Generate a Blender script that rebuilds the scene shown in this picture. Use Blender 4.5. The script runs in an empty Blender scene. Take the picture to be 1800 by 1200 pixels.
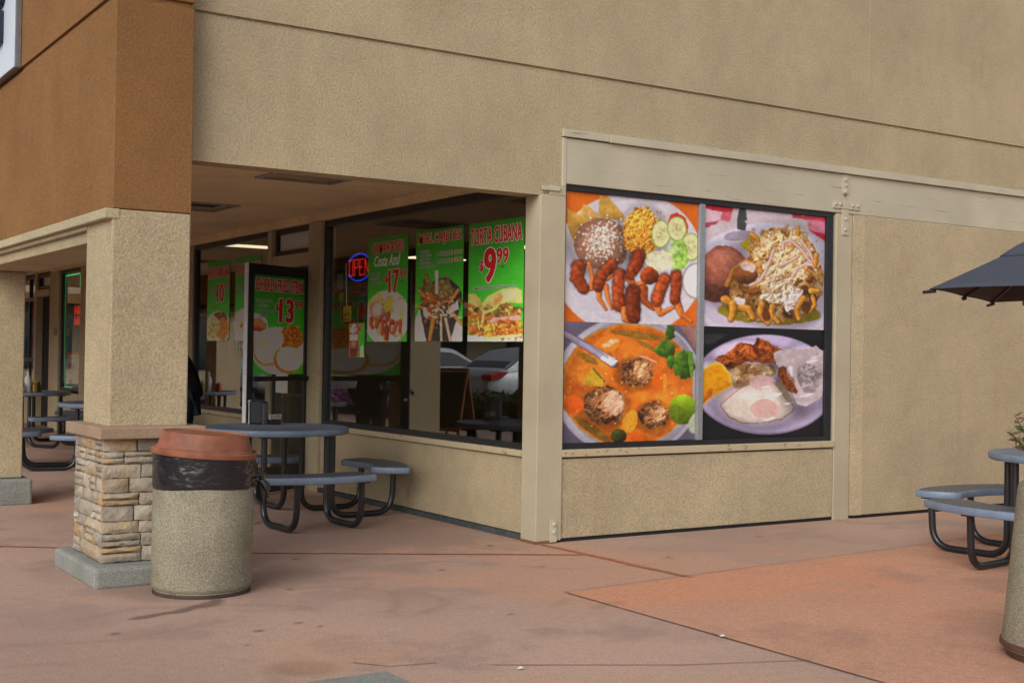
import bpy, bmesh, math, random
import numpy as np
from mathutils import Vector, Matrix
S = bpy.context.scene
R = math.radians
COL = S.collection
random.seed(7)

# ---------------------------------------------------------------- camera, light, exposure
cam_d = bpy.data.cameras.new('camera'); cam = bpy.data.objects.new('camera', cam_d); COL.objects.link(cam)
cam_d.sensor_width = 36.0; cam_d.lens = 2237.6 / 1800 * 36; cam_d.clip_start = .05; cam_d.clip_end = 600
cr_, cu_, cd_ = Vector((.8374, -.5463, .0157)), Vector((-.0190, -.0001, .9998)), Vector((.5460, .8377, .0104))
m3 = Matrix((cr_, cu_, -cd_)).transposed()
cam.matrix_world = Matrix.Translation((-5.746, -8.370, 1.5)) @ m3.to_4x4()
S.camera = cam
SUN_EL, SUN_AZ = 33, 236           # overcast: a broad soft sun from behind the camera
w = bpy.data.worlds.new('World'); S.world = w; w.use_nodes = True
nt = w.node_tree; bg = nt.nodes['Background']
sky = nt.nodes.new('ShaderNodeTexSky'); sky.sky_type = 'NISHITA'; sky.sun_disc = False
sky.sun_elevation = R(SUN_EL); sky.sun_rotation = R(SUN_AZ); sky.dust_density = 3.0; sky.air_density = 1.0
hs = nt.nodes.new('ShaderNodeHueSaturation'); hs.inputs['Saturation'].default_value = .30
nt.links.new(sky.outputs[0], hs.inputs['Color']); nt.links.new(hs.outputs[0], bg.inputs[0])
bg.inputs[1].default_value = .15
sun_d = bpy.data.lights.new('sun', 'SUN'); sun = bpy.data.objects.new('sun', sun_d); COL.objects.link(sun)
sun_d.energy = 1.15; sun_d.angle = R(40); sun_d.color = (1, .97, .90)
az = R(SUN_AZ); sv = Vector((math.sin(az) * math.cos(R(SUN_EL)), math.cos(az) * math.cos(R(SUN_EL)), math.sin(R(SUN_EL))))
sun.rotation_euler = (-sv).to_track_quat('-Z', 'Y').to_euler()
S.view_settings.view_transform = 'Standard'; S.view_settings.look = 'None'
S.view_settings.exposure = 0.0; S.view_settings.gamma = 1.0

# ---------------------------------------------------------------- object helpers
def tag(o, label=None, cat=None, group=None, kind=None):
    if label: o['label'] = label
    if cat: o['category'] = cat
    if group: o['group'] = group
    if kind: o['kind'] = kind
    return o
def empty(name, loc=(0, 0, 0), rz=0, label=None, cat=None, group=None):
    o = bpy.data.objects.new(name, None); COL.objects.link(o); o.empty_display_size = .2
    o.location = loc; o.rotation_euler = (0, 0, rz)
    return tag(o, label, cat, group)
def copy_tree(o, parent=None):
    c = o.copy(); COL.objects.link(c); c.parent = parent
    for ch in list(o.children): copy_tree(ch, c)
    return c
class MB:
    def __init__(s): s.v = []; s.f = []; s.c = []
    def add(s, vs, fs, col=None):
        k = len(s.v); s.v += [tuple(p) for p in vs]; s.f += [tuple(i + k for i in f) for f in fs]
        s.c += [col or (1, 1, 1)] * len(vs); return s
    def box(s, x0, x1, y0, y1, z0, z1, col=None):
        return s.add([(x0, y0, z0), (x1, y0, z0), (x1, y1, z0), (x0, y1, z0), (x0, y0, z1), (x1, y0, z1), (x1, y1, z1), (x0, y1, z1)],
                     [(0, 3, 2, 1), (4, 5, 6, 7), (0, 1, 5, 4), (1, 2, 6, 5), (2, 3, 7, 6), (3, 0, 4, 7)], col)
    def obox(s, o, a, b, c, col=None):      # box from corner o along three vectors
        o, a, b, c = map(Vector, (o, a, b, c))
        vs = [o, o + a, o + a + b, o + b, o + c, o + a + c, o + a + b + c, o + b + c]
        return s.add(vs, [(0, 3, 2, 1), (4, 5, 6, 7), (0, 1, 5, 4), (1, 2, 6, 5), (2, 3, 7, 6), (3, 0, 4, 7)], col)
    def rings(s, rs, cap=True, closed=True, col=None):
        n = len(rs[0]); vs = [p for r in rs for p in r]; fs = []
        for i in range(len(rs) - 1):
            for j in range(n if closed else n - 1):
                a, b = i * n + j, i * n + (j + 1) % n
                fs.append((a, b, b + n, a + n))
        if cap: fs += [tuple(range(n))[::-1], tuple((len(rs) - 1) * n + j for j in range(n))]
        return s.add(vs, fs, col)
    def tube(s, path, r, n=10, col=None):
        P = [Vector(p) for p in path]; rs = []; up = None
        rad = r if isinstance(r, (list, tuple)) else [r] * len(P)
        for i, p in enumerate(P):
            t = ((P[min(i + 1, len(P) - 1)] - P[max(i - 1, 0)])).normalized()
            if up is None: up = t.orthogonal().normalized()
            up = (up - t * up.dot(t)).normalized(); q = t.cross(up)
            rs.append([p + (up * math.cos(2 * math.pi * j / n) + q * math.sin(2 * math.pi * j / n)) * rad[i] for j in range(n)])
        return s.rings(rs, col=col)
    def lathe(s, prof, n=48, c=(0, 0, 0), col=None):
        rs = [[(c[0] + r * math.cos(2 * math.pi * j / n), c[1] + r * math.sin(2 * math.pi * j / n), c[2] + z) for j in range(n)] for r, z in prof]
        return s.rings(rs, col=col)
    def prism(s, pts, h0, h1, f):           # extrude a 2D outline: f(u, v, h) -> point
        n = len(pts)
        return s.add([f(u, v, h0) for u, v in pts] + [f(u, v, h1) for u, v in pts],
                     [tuple(range(n))[::-1], tuple(range(n, 2 * n))] + [(j, (j + 1) % n, (j + 1) % n + n, j + n) for j in range(n)])
    def build(s, name, mat, parent=None, smooth=False, bevel=0, seg=2, loc=None, attr=False):
        me = bpy.data.meshes.new(name); me.from_pydata(s.v, [], s.f); me.update()
        bm = bmesh.new(); bm.from_mesh(me); bmesh.ops.recalc_face_normals(bm, faces=bm.faces); bm.to_mesh(me); bm.free()
        if attr:
            a = me.color_attributes.new('tint', 'FLOAT_COLOR', 'POINT')
            a.data.foreach_set('color', np.array([list(c) + [1] for c in s.c], dtype=np.float32).ravel())
        me.materials.append(mat)
        o = bpy.data.objects.new(name, me); COL.objects.link(o); o.parent = parent
        if loc: o.location = loc
        if smooth:
            me.polygons.foreach_set('use_smooth', [True] * len(me.polygons))
            me.set_sharp_from_angle(angle=R(38))
        if bevel:
            b = o.modifiers.new('bevel', 'BEVEL'); b.width = bevel; b.segments = seg; b.limit_method = 'ANGLE'; b.angle_limit = R(40)
        return o
def arc_path(pts, r, k=6):                  # polyline with rounded corners
    P = [Vector(p) for p in pts]; out = [P[0]]
    for a, b, c in zip(P, P[1:], P[2:]):
        d1, d2 = (a - b).normalized(), (c - b).normalized(); q = min(r, (a - b).length * .49, (c - b).length * .49)
        for i in range(k + 1):
            t = i / k; out.append((b + d1 * q) * (1 - t) ** 2 + b * 2 * t * (1 - t) + (b + d2 * q) * t * t)
    return out + [P[-1]]

# ---------------------------------------------------------------- materials
def lin(c): return tuple((x / 255 / 12.92) if x <= 10 else ((x / 255 + .055) / 1.055) ** 2.4 for x in c)
class N:
    def __init__(s, name):
        s.m = bpy.data.materials.new(name); s.m.use_nodes = True; s.t = s.m.node_tree; s.b = s.t.nodes['Principled BSDF']; s.out = s.t.nodes['Material Output']
        s.pos = s.new('ShaderNodeNewGeometry').outputs['Position']
    def new(s, t, **k):
        n = s.t.nodes.new(t)
        for a, v in k.items(): setattr(n, a, v)
        return n
    def link(s, a, b): s.t.links.new(a, b)
    def coord(s, scale=(1, 1, 1), src=None):
        m = s.new('ShaderNodeMapping'); m.inputs['Scale'].default_value = scale; s.link(src or s.pos, m.inputs[0]); return m.outputs[0]
    def noise(s, scale, detail=4, rough=.55, co=None):
        n = s.new('ShaderNodeTexNoise'); n.inputs['Scale'].default_value = scale; n.inputs['Detail'].default_value = detail; n.inputs['Roughness'].default_value = rough
        s.link(co if co is not None else s.pos, n.inputs['Vector']); return n.outputs['Fac']
    def ramp(s, fac, a, b, ca=(0, 0, 0, 1), cb=(1, 1, 1, 1)):
        r = s.new('ShaderNodeValToRGB'); r.color_ramp.elements[0].position = a; r.color_ramp.elements[1].position = b
        r.color_ramp.elements[0].color = ca; r.color_ramp.elements[1].color = cb; s.link(fac, r.inputs[0]); return r.outputs[0]
    def mix(s, fac, a, b, mode='MIX'):
        n = s.new('ShaderNodeMix', data_type='RGBA', blend_type=mode)
        for v, i in ((fac, 0), (a, 6), (b, 7)):
            if hasattr(v, 'is_linked'): s.link(v, n.inputs[i])
            elif i == 0: n.inputs[0].default_value = v
            else: n.inputs[i].default_value = tuple(v) + (1,) if len(v) == 3 else v
        return n.outputs[2]
    def bump(s, h, strength, dist, prev=None):
        n = s.new('ShaderNodeBump'); n.inputs['Strength'].default_value = strength; n.inputs['Distance'].default_value = dist
        s.link(h, n.inputs['Height'])
        if prev is not None: s.link(prev, n.inputs['Normal'])
        return n.outputs[0]
    def fin(s, col=None, rough=.7, normal=None, metal=0, spec=.4):
        if col is not None:
            if hasattr(col, 'is_linked'): s.link(col, s.b.inputs['Base Color'])
            else: s.b.inputs['Base Color'].default_value = tuple(col) + (1,)
        if hasattr(rough, 'is_linked'): s.link(rough, s.b.inputs['Roughness'])
        else: s.b.inputs['Roughness'].default_value = rough
        if normal is not None: s.link(normal, s.b.inputs['Normal'])
        s.b.inputs['Metallic'].default_value = metal; s.b.inputs['Specular IOR Level'].default_value = spec
        return s.m
def sc(c, k): return tuple(min(1, x * k) for x in c)
def stucco(name, c, grain=150, bs=.9, streak=.16, dirt=(.55, .5, .42)):
    n = N(name)
    big = n.noise(.9, 5); mid = n.noise(7, 4); fine = n.noise(grain, 3, .7)
    st = n.noise(1, 6, .7, n.coord((2.6, 2.6, .5))); blt = n.noise(2.3, 6, .7)
    col = n.mix(n.ramp(big, .3, .75), sc(c, .86), sc(c, 1.12))
    col = n.mix(n.ramp(mid, .35, .7), col, n.mix(1, col, (1.1, 1.06, 1.0), 'MULTIPLY'))
    k = n.new('ShaderNodeMath', operation='MULTIPLY'); n.link(n.ramp(st, .52, .74), k.inputs[0]); k.inputs[1].default_value = streak
    col = n.mix(k.outputs[0], col, n.mix(1, col, dirt, 'MULTIPLY'))
    col = n.mix(n.ramp(blt, .50, .72, (0, 0, 0, 1), (.5, .5, .5, 1)), col, n.mix(1, col, (.88, .86, .82), 'MULTIPLY'))
    g2 = n.noise(grain * .38, 3, .65); col = n.mix(n.ramp(g2, .36, .64), n.mix(1, col, (.86, .86, .86), 'MULTIPLY'), n.mix(1, col, (1.12, 1.12, 1.11), 'MULTIPLY'))
    col = n.mix(n.ramp(fine, .38, .62), n.mix(1, col, (.79, .79, .79), 'MULTIPLY'), n.mix(1, col, (1.15, 1.15, 1.14), 'MULTIPLY'))
    nb = n.bump(fine, bs, .006, n.bump(g2, .7, .012))
    return n.fin(col, .92, nb, spec=.15)
def plain(name, c, rough=.5, var=.12, scale=30, bs=.15, metal=0, spec=.4, dist=.003):
    n = N(name); a = n.noise(scale, 4)
    col = n.mix(n.ramp(a, .3, .7), sc(c, 1 - var), sc(c, 1 + var))
    return n.fin(col, rough, n.bump(a, bs, dist) if bs else None, metal, spec)
def emit(name, c, st):
    n = N(name); n.b.inputs['Emission Color'].default_value = tuple(c) + (1,); n.b.inputs['Emission Strength'].default_value = st
    return n.fin(sc(c, .4), .4)
def vcol(name, rough=.35, spec=.5, bs=0):
    n = N(name); a = n.new('ShaderNodeVertexColor', layer_name='tint')
    return n.fin(a.outputs[0], rough, n.bump(n.noise(400, 2), bs, .001) if bs else None, spec=spec)
def glass(name, tint=.8, k=1.8, add=.03):
    n = N(name); tr = n.new('ShaderNodeBsdfTransparent'); tr.inputs[0].default_value = (tint, tint, tint * .99, 1)
    gl = n.new('ShaderNodeBsdfGlossy'); gl.inputs['Roughness'].default_value = .0; gl.inputs[0].default_value = (.95, .97, 1, 1)
    ge = n.t.nodes['Geometry'] if 'Geometry' in n.t.nodes else n.new('ShaderNodeNewGeometry')
    dt = n.new('ShaderNodeVectorMath', operation='DOT_PRODUCT'); n.link(ge.outputs['Normal'], dt.inputs[0]); n.link(ge.outputs['Incoming'], dt.inputs[1])
    ab = n.new('ShaderNodeMath', operation='ABSOLUTE'); n.link(dt.outputs['Value'], ab.inputs[0]); om = n.new('ShaderNodeMath', operation='SUBTRACT'); om.inputs[0].default_value = 1; n.link(ab.outputs[0], om.inputs[1])
    p5 = n.new('ShaderNodeMath', operation='POWER'); n.link(om.outputs[0], p5.inputs[0]); p5.inputs[1].default_value = 5
    fr = n.new('ShaderNodeMath', operation='MULTIPLY_ADD'); n.link(p5.outputs[0], fr.inputs[0]); fr.inputs[1].default_value = .96; fr.inputs[2].default_value = .04
    nb = n.bump(n.noise(1.3, 2), .12, .004); n.link(nb, gl.inputs['Normal'])
    ma = n.new('ShaderNodeMath', operation='MULTIPLY_ADD', use_clamp=True); ma.inputs[1].default_value = k; ma.inputs[2].default_value = add
    n.link(fr.outputs[0], ma.inputs[0])
    mx = n.new('ShaderNodeMixShader'); n.link(ma.outputs[0], mx.inputs[0]); n.link(tr.outputs[0], mx.inputs[1]); n.link(gl.outputs[0], mx.inputs[2])
    n.link(mx.outputs[0], n.out.inputs[0]); n.t.nodes.remove(n.b); return n.m

BEIGE = (.475, .393, .262); BROWN = (.27, .138, .056)
M_beige = stucco('beige stucco', BEIGE)
M_brown = stucco('brown stucco', BROWN, streak=.35, dirt=(.72, .78, .85))
M_soffit = stucco('soffit stucco', (.80, .63, .40), grain=150, bs=.5)
M_cream = stucco('cream stucco', (.49, .425, .29), streak=.2)
def wood_paint():
    n = N('cracked cream paint'); c = (.475, .43, .325)
    g = n.noise(3, 6, .65, n.coord((1, 1, 16))); cr = n.noise(1.5, 6, .7, n.coord((.9, .9, 24)))
    big = n.noise(1.5, 4)
    col = n.mix(n.ramp(big, .3, .7), sc(c, .88), sc(c, 1.08))
    crk = n.ramp(cr, .625, .66)
    col = n.mix(crk, col, (.17, .14, .11))
    col = n.mix(n.ramp(n.noise(160, 2), .3, .7), col, n.mix(1, col, (1.1, 1.1, 1.1), 'MULTIPLY'))
    return n.fin(col, .75, n.bump(crk, -.6, .006, n.bump(g, .35, .006)), spec=.25)
M_wood = wood_paint()
def wood_post():
    n = N('weathered post paint'); c = (.46, .40, .28)
    g = n.noise(3, 6, .65, n.coord((14, 14, .8))); cr = n.noise(1.5, 6, .7, n.coord((20, 20, .6)))
    col = n.mix(n.ramp(n.noise(1.3, 5), .3, .7), sc(c, .82), sc(c, 1.1))
    crk = n.ramp(cr, .68, .70); col = n.mix(crk, col, (.16, .12, .08))
    return n.fin(col, .75, n.bump(crk, -.5, .005, n.bump(g, .35, .006)), spec=.25)
M_post = wood_post()
def sill_paint():
    n = N('peeling sill paint'); p = n.ramp(n.noise(14, 5, .7, n.coord((1, 1, 2))), .60, .64)
    col = n.mix(p, (.47, .39, .25), (.30, .16, .08))
    return n.fin(col, .7, n.bump(p, -.4, .004))
M_sill = sill_paint()
M_frame = plain('dark bronze frame', (.018, .018, .022), .35, .2, 20, .05, 0, .5)
M_alu = plain('aluminium', (.36, .38, .41), .4, .1, 30, .05, .5)
M_white_edge = plain('pale door edge', (.62, .64, .66), .45, .1, 40, .05)
M_glass = glass('window glass')
M_glass_thin = glass('door glass', .88, 1.3, .02)
M_dark = plain('dark void', (.012, .012, .013), .8, .2, 5, 0)
M_flash = plain('base flashing', (.06, .07, .075), .5, .3, 15, .2)
M_black = plain('black', (.012, .012, .014), .45, .2, 40, .1)
def rust_strap():
    n = N('painted strap'); p = n.ramp(n.noise(40, 4, .7), .60, .68)
    return n.fin(n.mix(p, (.50, .45, .34), (.26, .12, .03)), .6, n.bump(p, -.3, .003))
M_strap = rust_strap()
M_rust = plain('rust', (.20, .09, .035), .8, .4, 60, .4)
def concrete(name, c, speck=120, agg=.0, sp=(.42, .6)):
    n = N(name); a = n.noise(3, 5); f = n.noise(speck, 3, .7)
    col = n.mix(n.ramp(a, .3, .7), sc(c, .82), sc(c, 1.12))
    col = n.mix(n.ramp(f, sp[0], sp[1]), n.mix(1, col, (.7, .7, .7), 'MULTIPLY'), n.mix(1, col, (1.15, 1.15, 1.15), 'MULTIPLY'))
    nb = n.bump(f, .5, .004)
    if agg:
        v = n.new('ShaderNodeTexVoronoi'); v.inputs['Scale'].default_value = 190; n.link(n.pos, v.inputs['Vector'])
        vc = n.new('ShaderNodeSeparateColor'); n.link(v.outputs['Color'], vc.inputs[0])
        col = n.mix(n.ramp(vc.outputs[0], .88, .92), col, (.16, .14, .10))
        col = n.mix(n.ramp(vc.outputs[1], .88, .93), col, (.36, .33, .25))
        col = n.mix(n.ramp(vc.outputs[2], .94, .97), col, (.26, .18, .11))
        dsp = n.ramp(v.outputs['Distance'], .0, .5); nb = n.bump(dsp, -.6, .004, nb)
        low = n.noise(4, 4, .6, n.coord((1, 1, 1)))
        col = n.mix(n.ramp(low, .5, .8), col, n.mix(1, col, (.72, .70, .62), 'MULTIPLY'))
    return n.fin(col, .9, nb, spec=.2)
M_conc = concrete('grey concrete', (.27, .275, .25))
M_agg = concrete('exposed aggregate', (.285, .26, .19), 150, 1)
M_cap = concrete('cap stone', (.36, .25, .17), 140, 0, (.35, .65))
def stone():
    n = N('ledge stone'); a = n.new('ShaderNodeVertexColor', layer_name='tint').outputs[0]
    sx = n.new('ShaderNodeSeparateColor'); n.link(a, sx.inputs[0])
    base = n.mix(n.ramp(n.noise(9, 5, .6), .3, .7), (.29, .255, .205), (.52, .46, .37))
    rustm = n.ramp(n.noise(7, 5, .65, n.coord((1, 1, 1.6))), .38, .60)
    mm = n.new('ShaderNodeMath', operation='MULTIPLY'); n.link(rustm, mm.inputs[0]); n.link(sx.outputs[1], mm.inputs[1])
    col = n.mix(mm.outputs[0], base, (.44, .28, .125))
    col = n.mix(1, col, a_grey(n, sx.outputs[0]), 'MULTIPLY')
    col = n.mix(n.ramp(n.noise(60, 4, .7), .62, .75), col, n.mix(1, col, (.6, .55, .5), 'MULTIPLY'))
    nb = n.bump(n.noise(45, 5, .65), .8, .012, n.bump(n.noise(14, 4), .7, .02))
    return n.fin(col, .85, nb, spec=.2)
def a_grey(n, s):
    c = n.new('ShaderNodeCombineColor')
    for i in range(3): n.link(s, c.inputs[i])
    return c.outputs[0]
M_stone = stone()
M_mortar = plain('dark mortar', (.13, .108, .085), .95, .3, 40, .3)  # dark mortar colour between the stone blocks
def plastisol():
    n = N('blue grey plastic coating'); c = (.165, .215, .30)
    f = n.noise(260, 2); a = n.noise(6, 4)
    col = n.mix(n.ramp(a, .3, .7), sc(c, .85), sc(c, 1.15))
    col = n.mix(n.ramp(f, .35, .65), n.mix(1, col, (.75, .75, .75), 'MULTIPLY'), n.mix(1, col, (1.2, 1.2, 1.2), 'MULTIPLY'))
    return n.fin(col, .42, n.bump(f, .3, .002), spec=.45)
M_blue = plastisol()
def expanded():
    n = N('expanded metal mesh'); c = (.125, .145, .18); tc = n.new('ShaderNodeTexCoord').outputs['Object']
    v = n.new('ShaderNodeTexVoronoi'); v.inputs['Scale'].default_value = 27; v.inputs['Randomness'].default_value = 0.0
    mp = n.new('ShaderNodeMapping'); mp.inputs['Rotation'].default_value = (0, 0, R(45)); mp.inputs['Scale'].default_value = (1, .55, 1); n.link(tc, mp.inputs[0])
    n.link(mp.outputs[0], v.inputs['Vector'])
    h = n.ramp(v.outputs['Distance'], .30, .42)
    col = n.mix(h, (.022, .025, .032), c)
    return n.fin(col, .4, n.bump(h, .8, .006), spec=.45)
M_mesh = expanded()
M_leg = plain('black enamel tube', (.014, .015, .018), .28, .25, 18, .08, 0, .55)
M_lid = plain('rust red plastic lid', (.25, .088, .048), .6, .3, 7, .25)
def bag():
    n = N('black liner plastic'); a = n.noise(2.2, 3, .5, n.coord((4, 4, 7))); b = n.noise(30, 2)
    return n.fin((.012, .012, .014), .2, n.bump(b, .12, .003, n.bump(a, .32, .03)), spec=.6)
M_bag = bag()
M_canvas = plain('navy canvas', (.050, .057, .078), .85, .12, 300, .3)
M_canvas_in = plain('canvas underside', (.05, .032, .028), .9, .12, 200, .2)
M_chrome = plain('steel', (.5, .51, .53), .25, .05, 20, .05, .9)
M_white = plain('white plastic', (.62, .62, .62), .4, .05, 20, 0)
M_cloth = plain('black cloth', (.008, .008, .011), .9, .3, 90, .4, 0, .2)
M_jean = plain('dark denim', (.022, .027, .045), .9, .3, 150, .3, 0, .2)
M_skin = plain('skin', (.42, .24, .16), .55, .1, 30, .05)
M_hair = plain('dark hair', (.012, .009, .008), .5, .3, 120, .4)
M_leaf = plain('leaf green', (.075, .11, .03), .6, .35, 12, .1)
M_leaf2 = plain('reddish leaf', (.14, .085, .04), .6, .35, 12, .1)
M_hedge = plain('hedge leaf', (.035, .055, .022), .7, .45, 5, .1)
M_flower = plain('magenta petals', (.36, .06, .34), .6, .3, 6, 0)
M_stem = plain('stem', (.09, .06, .03), .8)
M_tan = plain('tan interior paint', (.42, .31, .15), .8, .1, 2, 0)
M_floor = plain('dark floor tile', (.06, .05, .045), .35, .2, 3, 0)
M_lamp = emit('fluorescent tube', (1, .86, .55), 2.6)
M_red_e = emit('red diode', (1, .03, .02), 1.2)
M_blue_e = emit('blue diode', (.03, .08, 1), .9)
M_green_e = emit('green diode', (.05, 1, .30), 1.3)
M_print = vcol('printed vinyl', .4, .35)
M_poster = vcol('printed paper poster', .35, .4)
M_red = plain('red ink', (.62, .018, .02), .4, .05, 20, 0)
M_ink_w = plain('white ink', (.82, .82, .82), .4, .04, 20, 0)
M_ink_k = plain('black ink', (.02, .02, .02), .4, .05, 20, 0)
M_frost = plain('frosted transom', (.55, .56, .50), .5, .12, 40, .1)
M_yellow = plain('yellow tag', (.62, .52, .03), .5, .08, 20, 0)
M_chalk = plain('chalkboard slate', (.008, .008, .010), .6, .3, 12, 0)
M_oak = plain('stained wood', (.22, .105, .04), .6, .3, 18, .2)
M_asphalt = concrete('asphalt', (.05, .05, .052), 90)
M_carwhite = plain('white car paint', (.80, .81, .83), .25, .02, 2, 0, 0, .6)
M_carsilver = plain('silver car paint', (.52, .54, .57), .28, .02, 2, 0, .3, .6)
M_carglass = plain('car glass', (.02, .035, .04), .06, .1, 2, 0, 0, .8)
M_tail = plain('tail lamp red', (.45, .012, .012), .2, .1, 10, 0)
M_tyre = plain('tyre rubber', (.02, .02, .02), .8, .1, 10, 0)
M_sign_w = plain('white sign face', (.60, .66, .74), .35, .05, 3, 0)
M_sign_side = plain('sign return', (.16, .16, .17), .5, .15, 12, .1)
M_navy = plain('navy sign letter', (.020, .025, .048), .35, .2, 12, .1)
M_gray_in = plain('interior grey', (.12, .105, .085), .85, .2, 3, 0)

# ---------------------------------------------------------------- noise for painted grids
class VN:
    def __init__(s, seed): s.t = np.random.RandomState(seed).rand(257, 257)
    def at(s, x, y):
        xi = np.floor(x).astype(int); yi = np.floor(y).astype(int); fx = x - xi; fy = y - yi
        fx = fx * fx * (3 - 2 * fx); fy = fy * fy * (3 - 2 * fy); a, b = xi % 256, yi % 256
        t = s.t; return (t[a, b] * (1 - fx) + t[a + 1, b] * fx) * (1 - fy) + (t[a, b + 1] * (1 - fx) + t[a + 1, b + 1] * fx) * fy
    def fbm(s, x, y, o=4):
        r = 0; k = .5; n = 0
        for i in range(o): r = r + k * s.at(x * 2 ** i + 17 * i, y * 2 ** i + 31 * i); n += k; k *= .55
        return r / n
V = [VN(i) for i in range(6)]
def sst(a, b, x): t = np.clip((x - a) / (b - a), 0, 1); return t * t * (3 - 2 * t)
def seg_dist(X, Y, pts):
    d = np.full(X.shape, 1e9)
    for (x0, y0), (x1, y1) in zip(pts, pts[1:]):
        L = (x1 - x0) ** 2 + (y1 - y0) ** 2 + 1e-9; t = np.clip(((X - x0) * (x1 - x0) + (Y - y0) * (y1 - y0)) / L, 0, 1)
        d = np.minimum(d, np.hypot(X - x0 - t * (x1 - x0), Y - y0 - t * (y1 - y0)))
    return d
def grid_obj(name, P, C, mat, parent=None, thick=None):
    ny, nx = C.shape[:2]; me = bpy.data.meshes.new(name)
    vs = P.reshape(-1, 3); i = np.arange((ny - 1) * (nx - 1)); a = (i // (nx - 1)) * nx + i % (nx - 1)
    fs = np.stack([a, a + nx, a + nx + 1, a + 1], -1)
    me.vertices.add(len(vs)); me.vertices.foreach_set('co', vs.astype(np.float32).ravel())
    me.loops.add(fs.size); me.loops.foreach_set('vertex_index', fs.astype(np.int32).ravel())
    me.polygons.add(len(fs)); me.polygons.foreach_set('loop_start', (np.arange(len(fs)) * 4).astype(np.int32))
    me.polygons.foreach_set('loop_total', np.full(len(fs), 4, np.int32)); me.update(calc_edges=True)
    at = me.color_attributes.new('tint', 'FLOAT_COLOR', 'POINT')
    at.data.foreach_set('color', np.concatenate([C.reshape(-1, 3), np.ones((nx * ny, 1))], 1).astype(np.float32).ravel())
    me.materials.append(mat); o = bpy.data.objects.new(name, me); COL.objects.link(o); o.parent = parent
    return o
# ---------------------------------------------------------------- ground
def pave_mat(name):
    n = N(name); a = n.new('ShaderNodeVertexColor', layer_name='tint').outputs[0]
    f = n.noise(70, 5, .8); m = n.noise(16, 6, .75); b = n.noise(1.6, 5)
    col = n.mix(n.ramp(f, .36, .64), n.mix(1, a, (.74, .75, .76), 'MULTIPLY'), n.mix(1, a, (1.2, 1.19, 1.17), 'MULTIPLY'))
    col = n.mix(n.ramp(m, .35, .7), n.mix(1, col, (.90, .89, .88), 'MULTIPLY'), n.mix(1, col, (1.07, 1.05, 1.03), 'MULTIPLY'))
    spk = n.ramp(n.noise(26, 2, .5), .74, .77); col = n.mix(spk, col, n.mix(1, col, (.62, .58, .56), 'MULTIPLY'))
    return n.fin(col, n.ramp(b, .2, .8, (.62, .62, .62, 1), (.8, .8, .8, 1)), n.bump(f, .45, .003, n.bump(m, .25, .008)), spec=.25)
M_pave = pave_mat('stained coloured concrete')
def ground_color(X, Y, base):
    base = np.array(base); v = V[0].fbm(X * .45 + 40, Y * .45 + 40, 5); v2 = V[1].fbm(X * 1.7 + 60, Y * 1.7 + 60, 5); v3 = V[2].fbm(X * .9 + Y * .3 + 80, Y * .7 + 80, 4)
    c = base[None, None, :] * (0.80 + .42 * v)[..., None]
    def lay(m, col, k=1): nonlocal c; m = (m * k)[..., None]; c = c * (1 - m) + np.array(col) * m
    lay(sst(.50, .68, v2), base * np.array((.78, .80, .84)), .75)                      # greyed worn areas
    lay(sst(.52, .70, v3), base * np.array((1.14, .98, .86)), .8)                      # warmer patches
    w = V[3].fbm(X * 3 + 20, Y * 3 + 20, 4)
    lay(sst(.18, .02, np.abs(V[4].fbm(X * .55 + 11, Y * .55 + 9, 4) - .5) * 6) * sst(.45, .6, w), base * .72, .55)   # meandering dried edges
    def blot(x, y, r, col, k, p=1): d = np.hypot(X - x, (Y - y) * p) / r + (w - .5) * 1.2; lay(sst(1, .35, d), col, k)
    blot(-3.25, -2.80, .23, (.24, .13, .07), .5)                                     # rust stain near the front edge
    blot(-2.9, -2.55, .6, base * np.array((1.2, 1, .8)), .35)
    blot(-.9, .9, 1.2, base * .62, .6); blot(-1.2, 1.3, 1.9, base * .72, .5)           # shade below the table, painted into the paving colour
    blot(-3.1, -.6, .55, base * .55, .55)                                             # darker ring round the can
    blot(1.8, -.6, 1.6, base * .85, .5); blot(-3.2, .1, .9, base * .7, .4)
    for p in ([(-2.55, -.82), (-2.2, -.94), (-2.0, -1.25), (-2.1, -1.6), (-2.25, -1.78)], [(-1.9, -1.3), (-1.8, -1.55), (-1.85, -1.75), (-2.1, -1.9)], [(-3.9, -1.2), (-3.5, -1.0), (-3.0, -1.15), (-2.6, -1.5)], [(-4.3, -1.6), (-3.8, -1.75), (-3.2, -1.55)]):
        d = seg_dist(X + (w - .5) * .15, Y + (w - .5) * .15, p); lay(np.exp(-(d / .035) ** 2), base * .62, .5); lay(np.exp(-(d / .16) ** 2), base * .8, .35)
    d = seg_dist(X + (w - .5) * .14, Y + (V[5].fbm(X * 6, Y * 6) - .5) * .14, [(-3.02, -1.0), (-3.12, -1.10), (-3.27, -1.145), (-3.42, -1.23), (-3.60, -1.27)])
    lay(sst(.065, .03, d), base * np.array((.30, .28, .27)), .8)                      # wet trickle from under the can
    for x, y, r in [(-3.81, -1.61, .03), (-3.12, -1.91, .03), (-2.86, -1.825, .025), (-2.5, -.875, .03), (-2.79, -1.97, .02), (-1.3, -.7, .03), (-.6, -.9, .025), (.5, -1.0, .03), (1.9, -.5, .03), (-1.7, -2.2, .02), (-.4, .1, .035), (-3.3, -2.2, .02), (.9, -2.6, .02), (-2.0, .2, .03)]:
        lay(sst(r * 1.3, r * .7, np.hypot(X - x, Y - y)), (.06, .05, .045), .6)
    return c
def axis(a, f0, f1, b, fine, coarse):
    return np.concatenate([np.arange(a, f0, coarse), np.arange(f0, f1, fine), np.arange(f1, b + coarse, coarse)])
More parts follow.
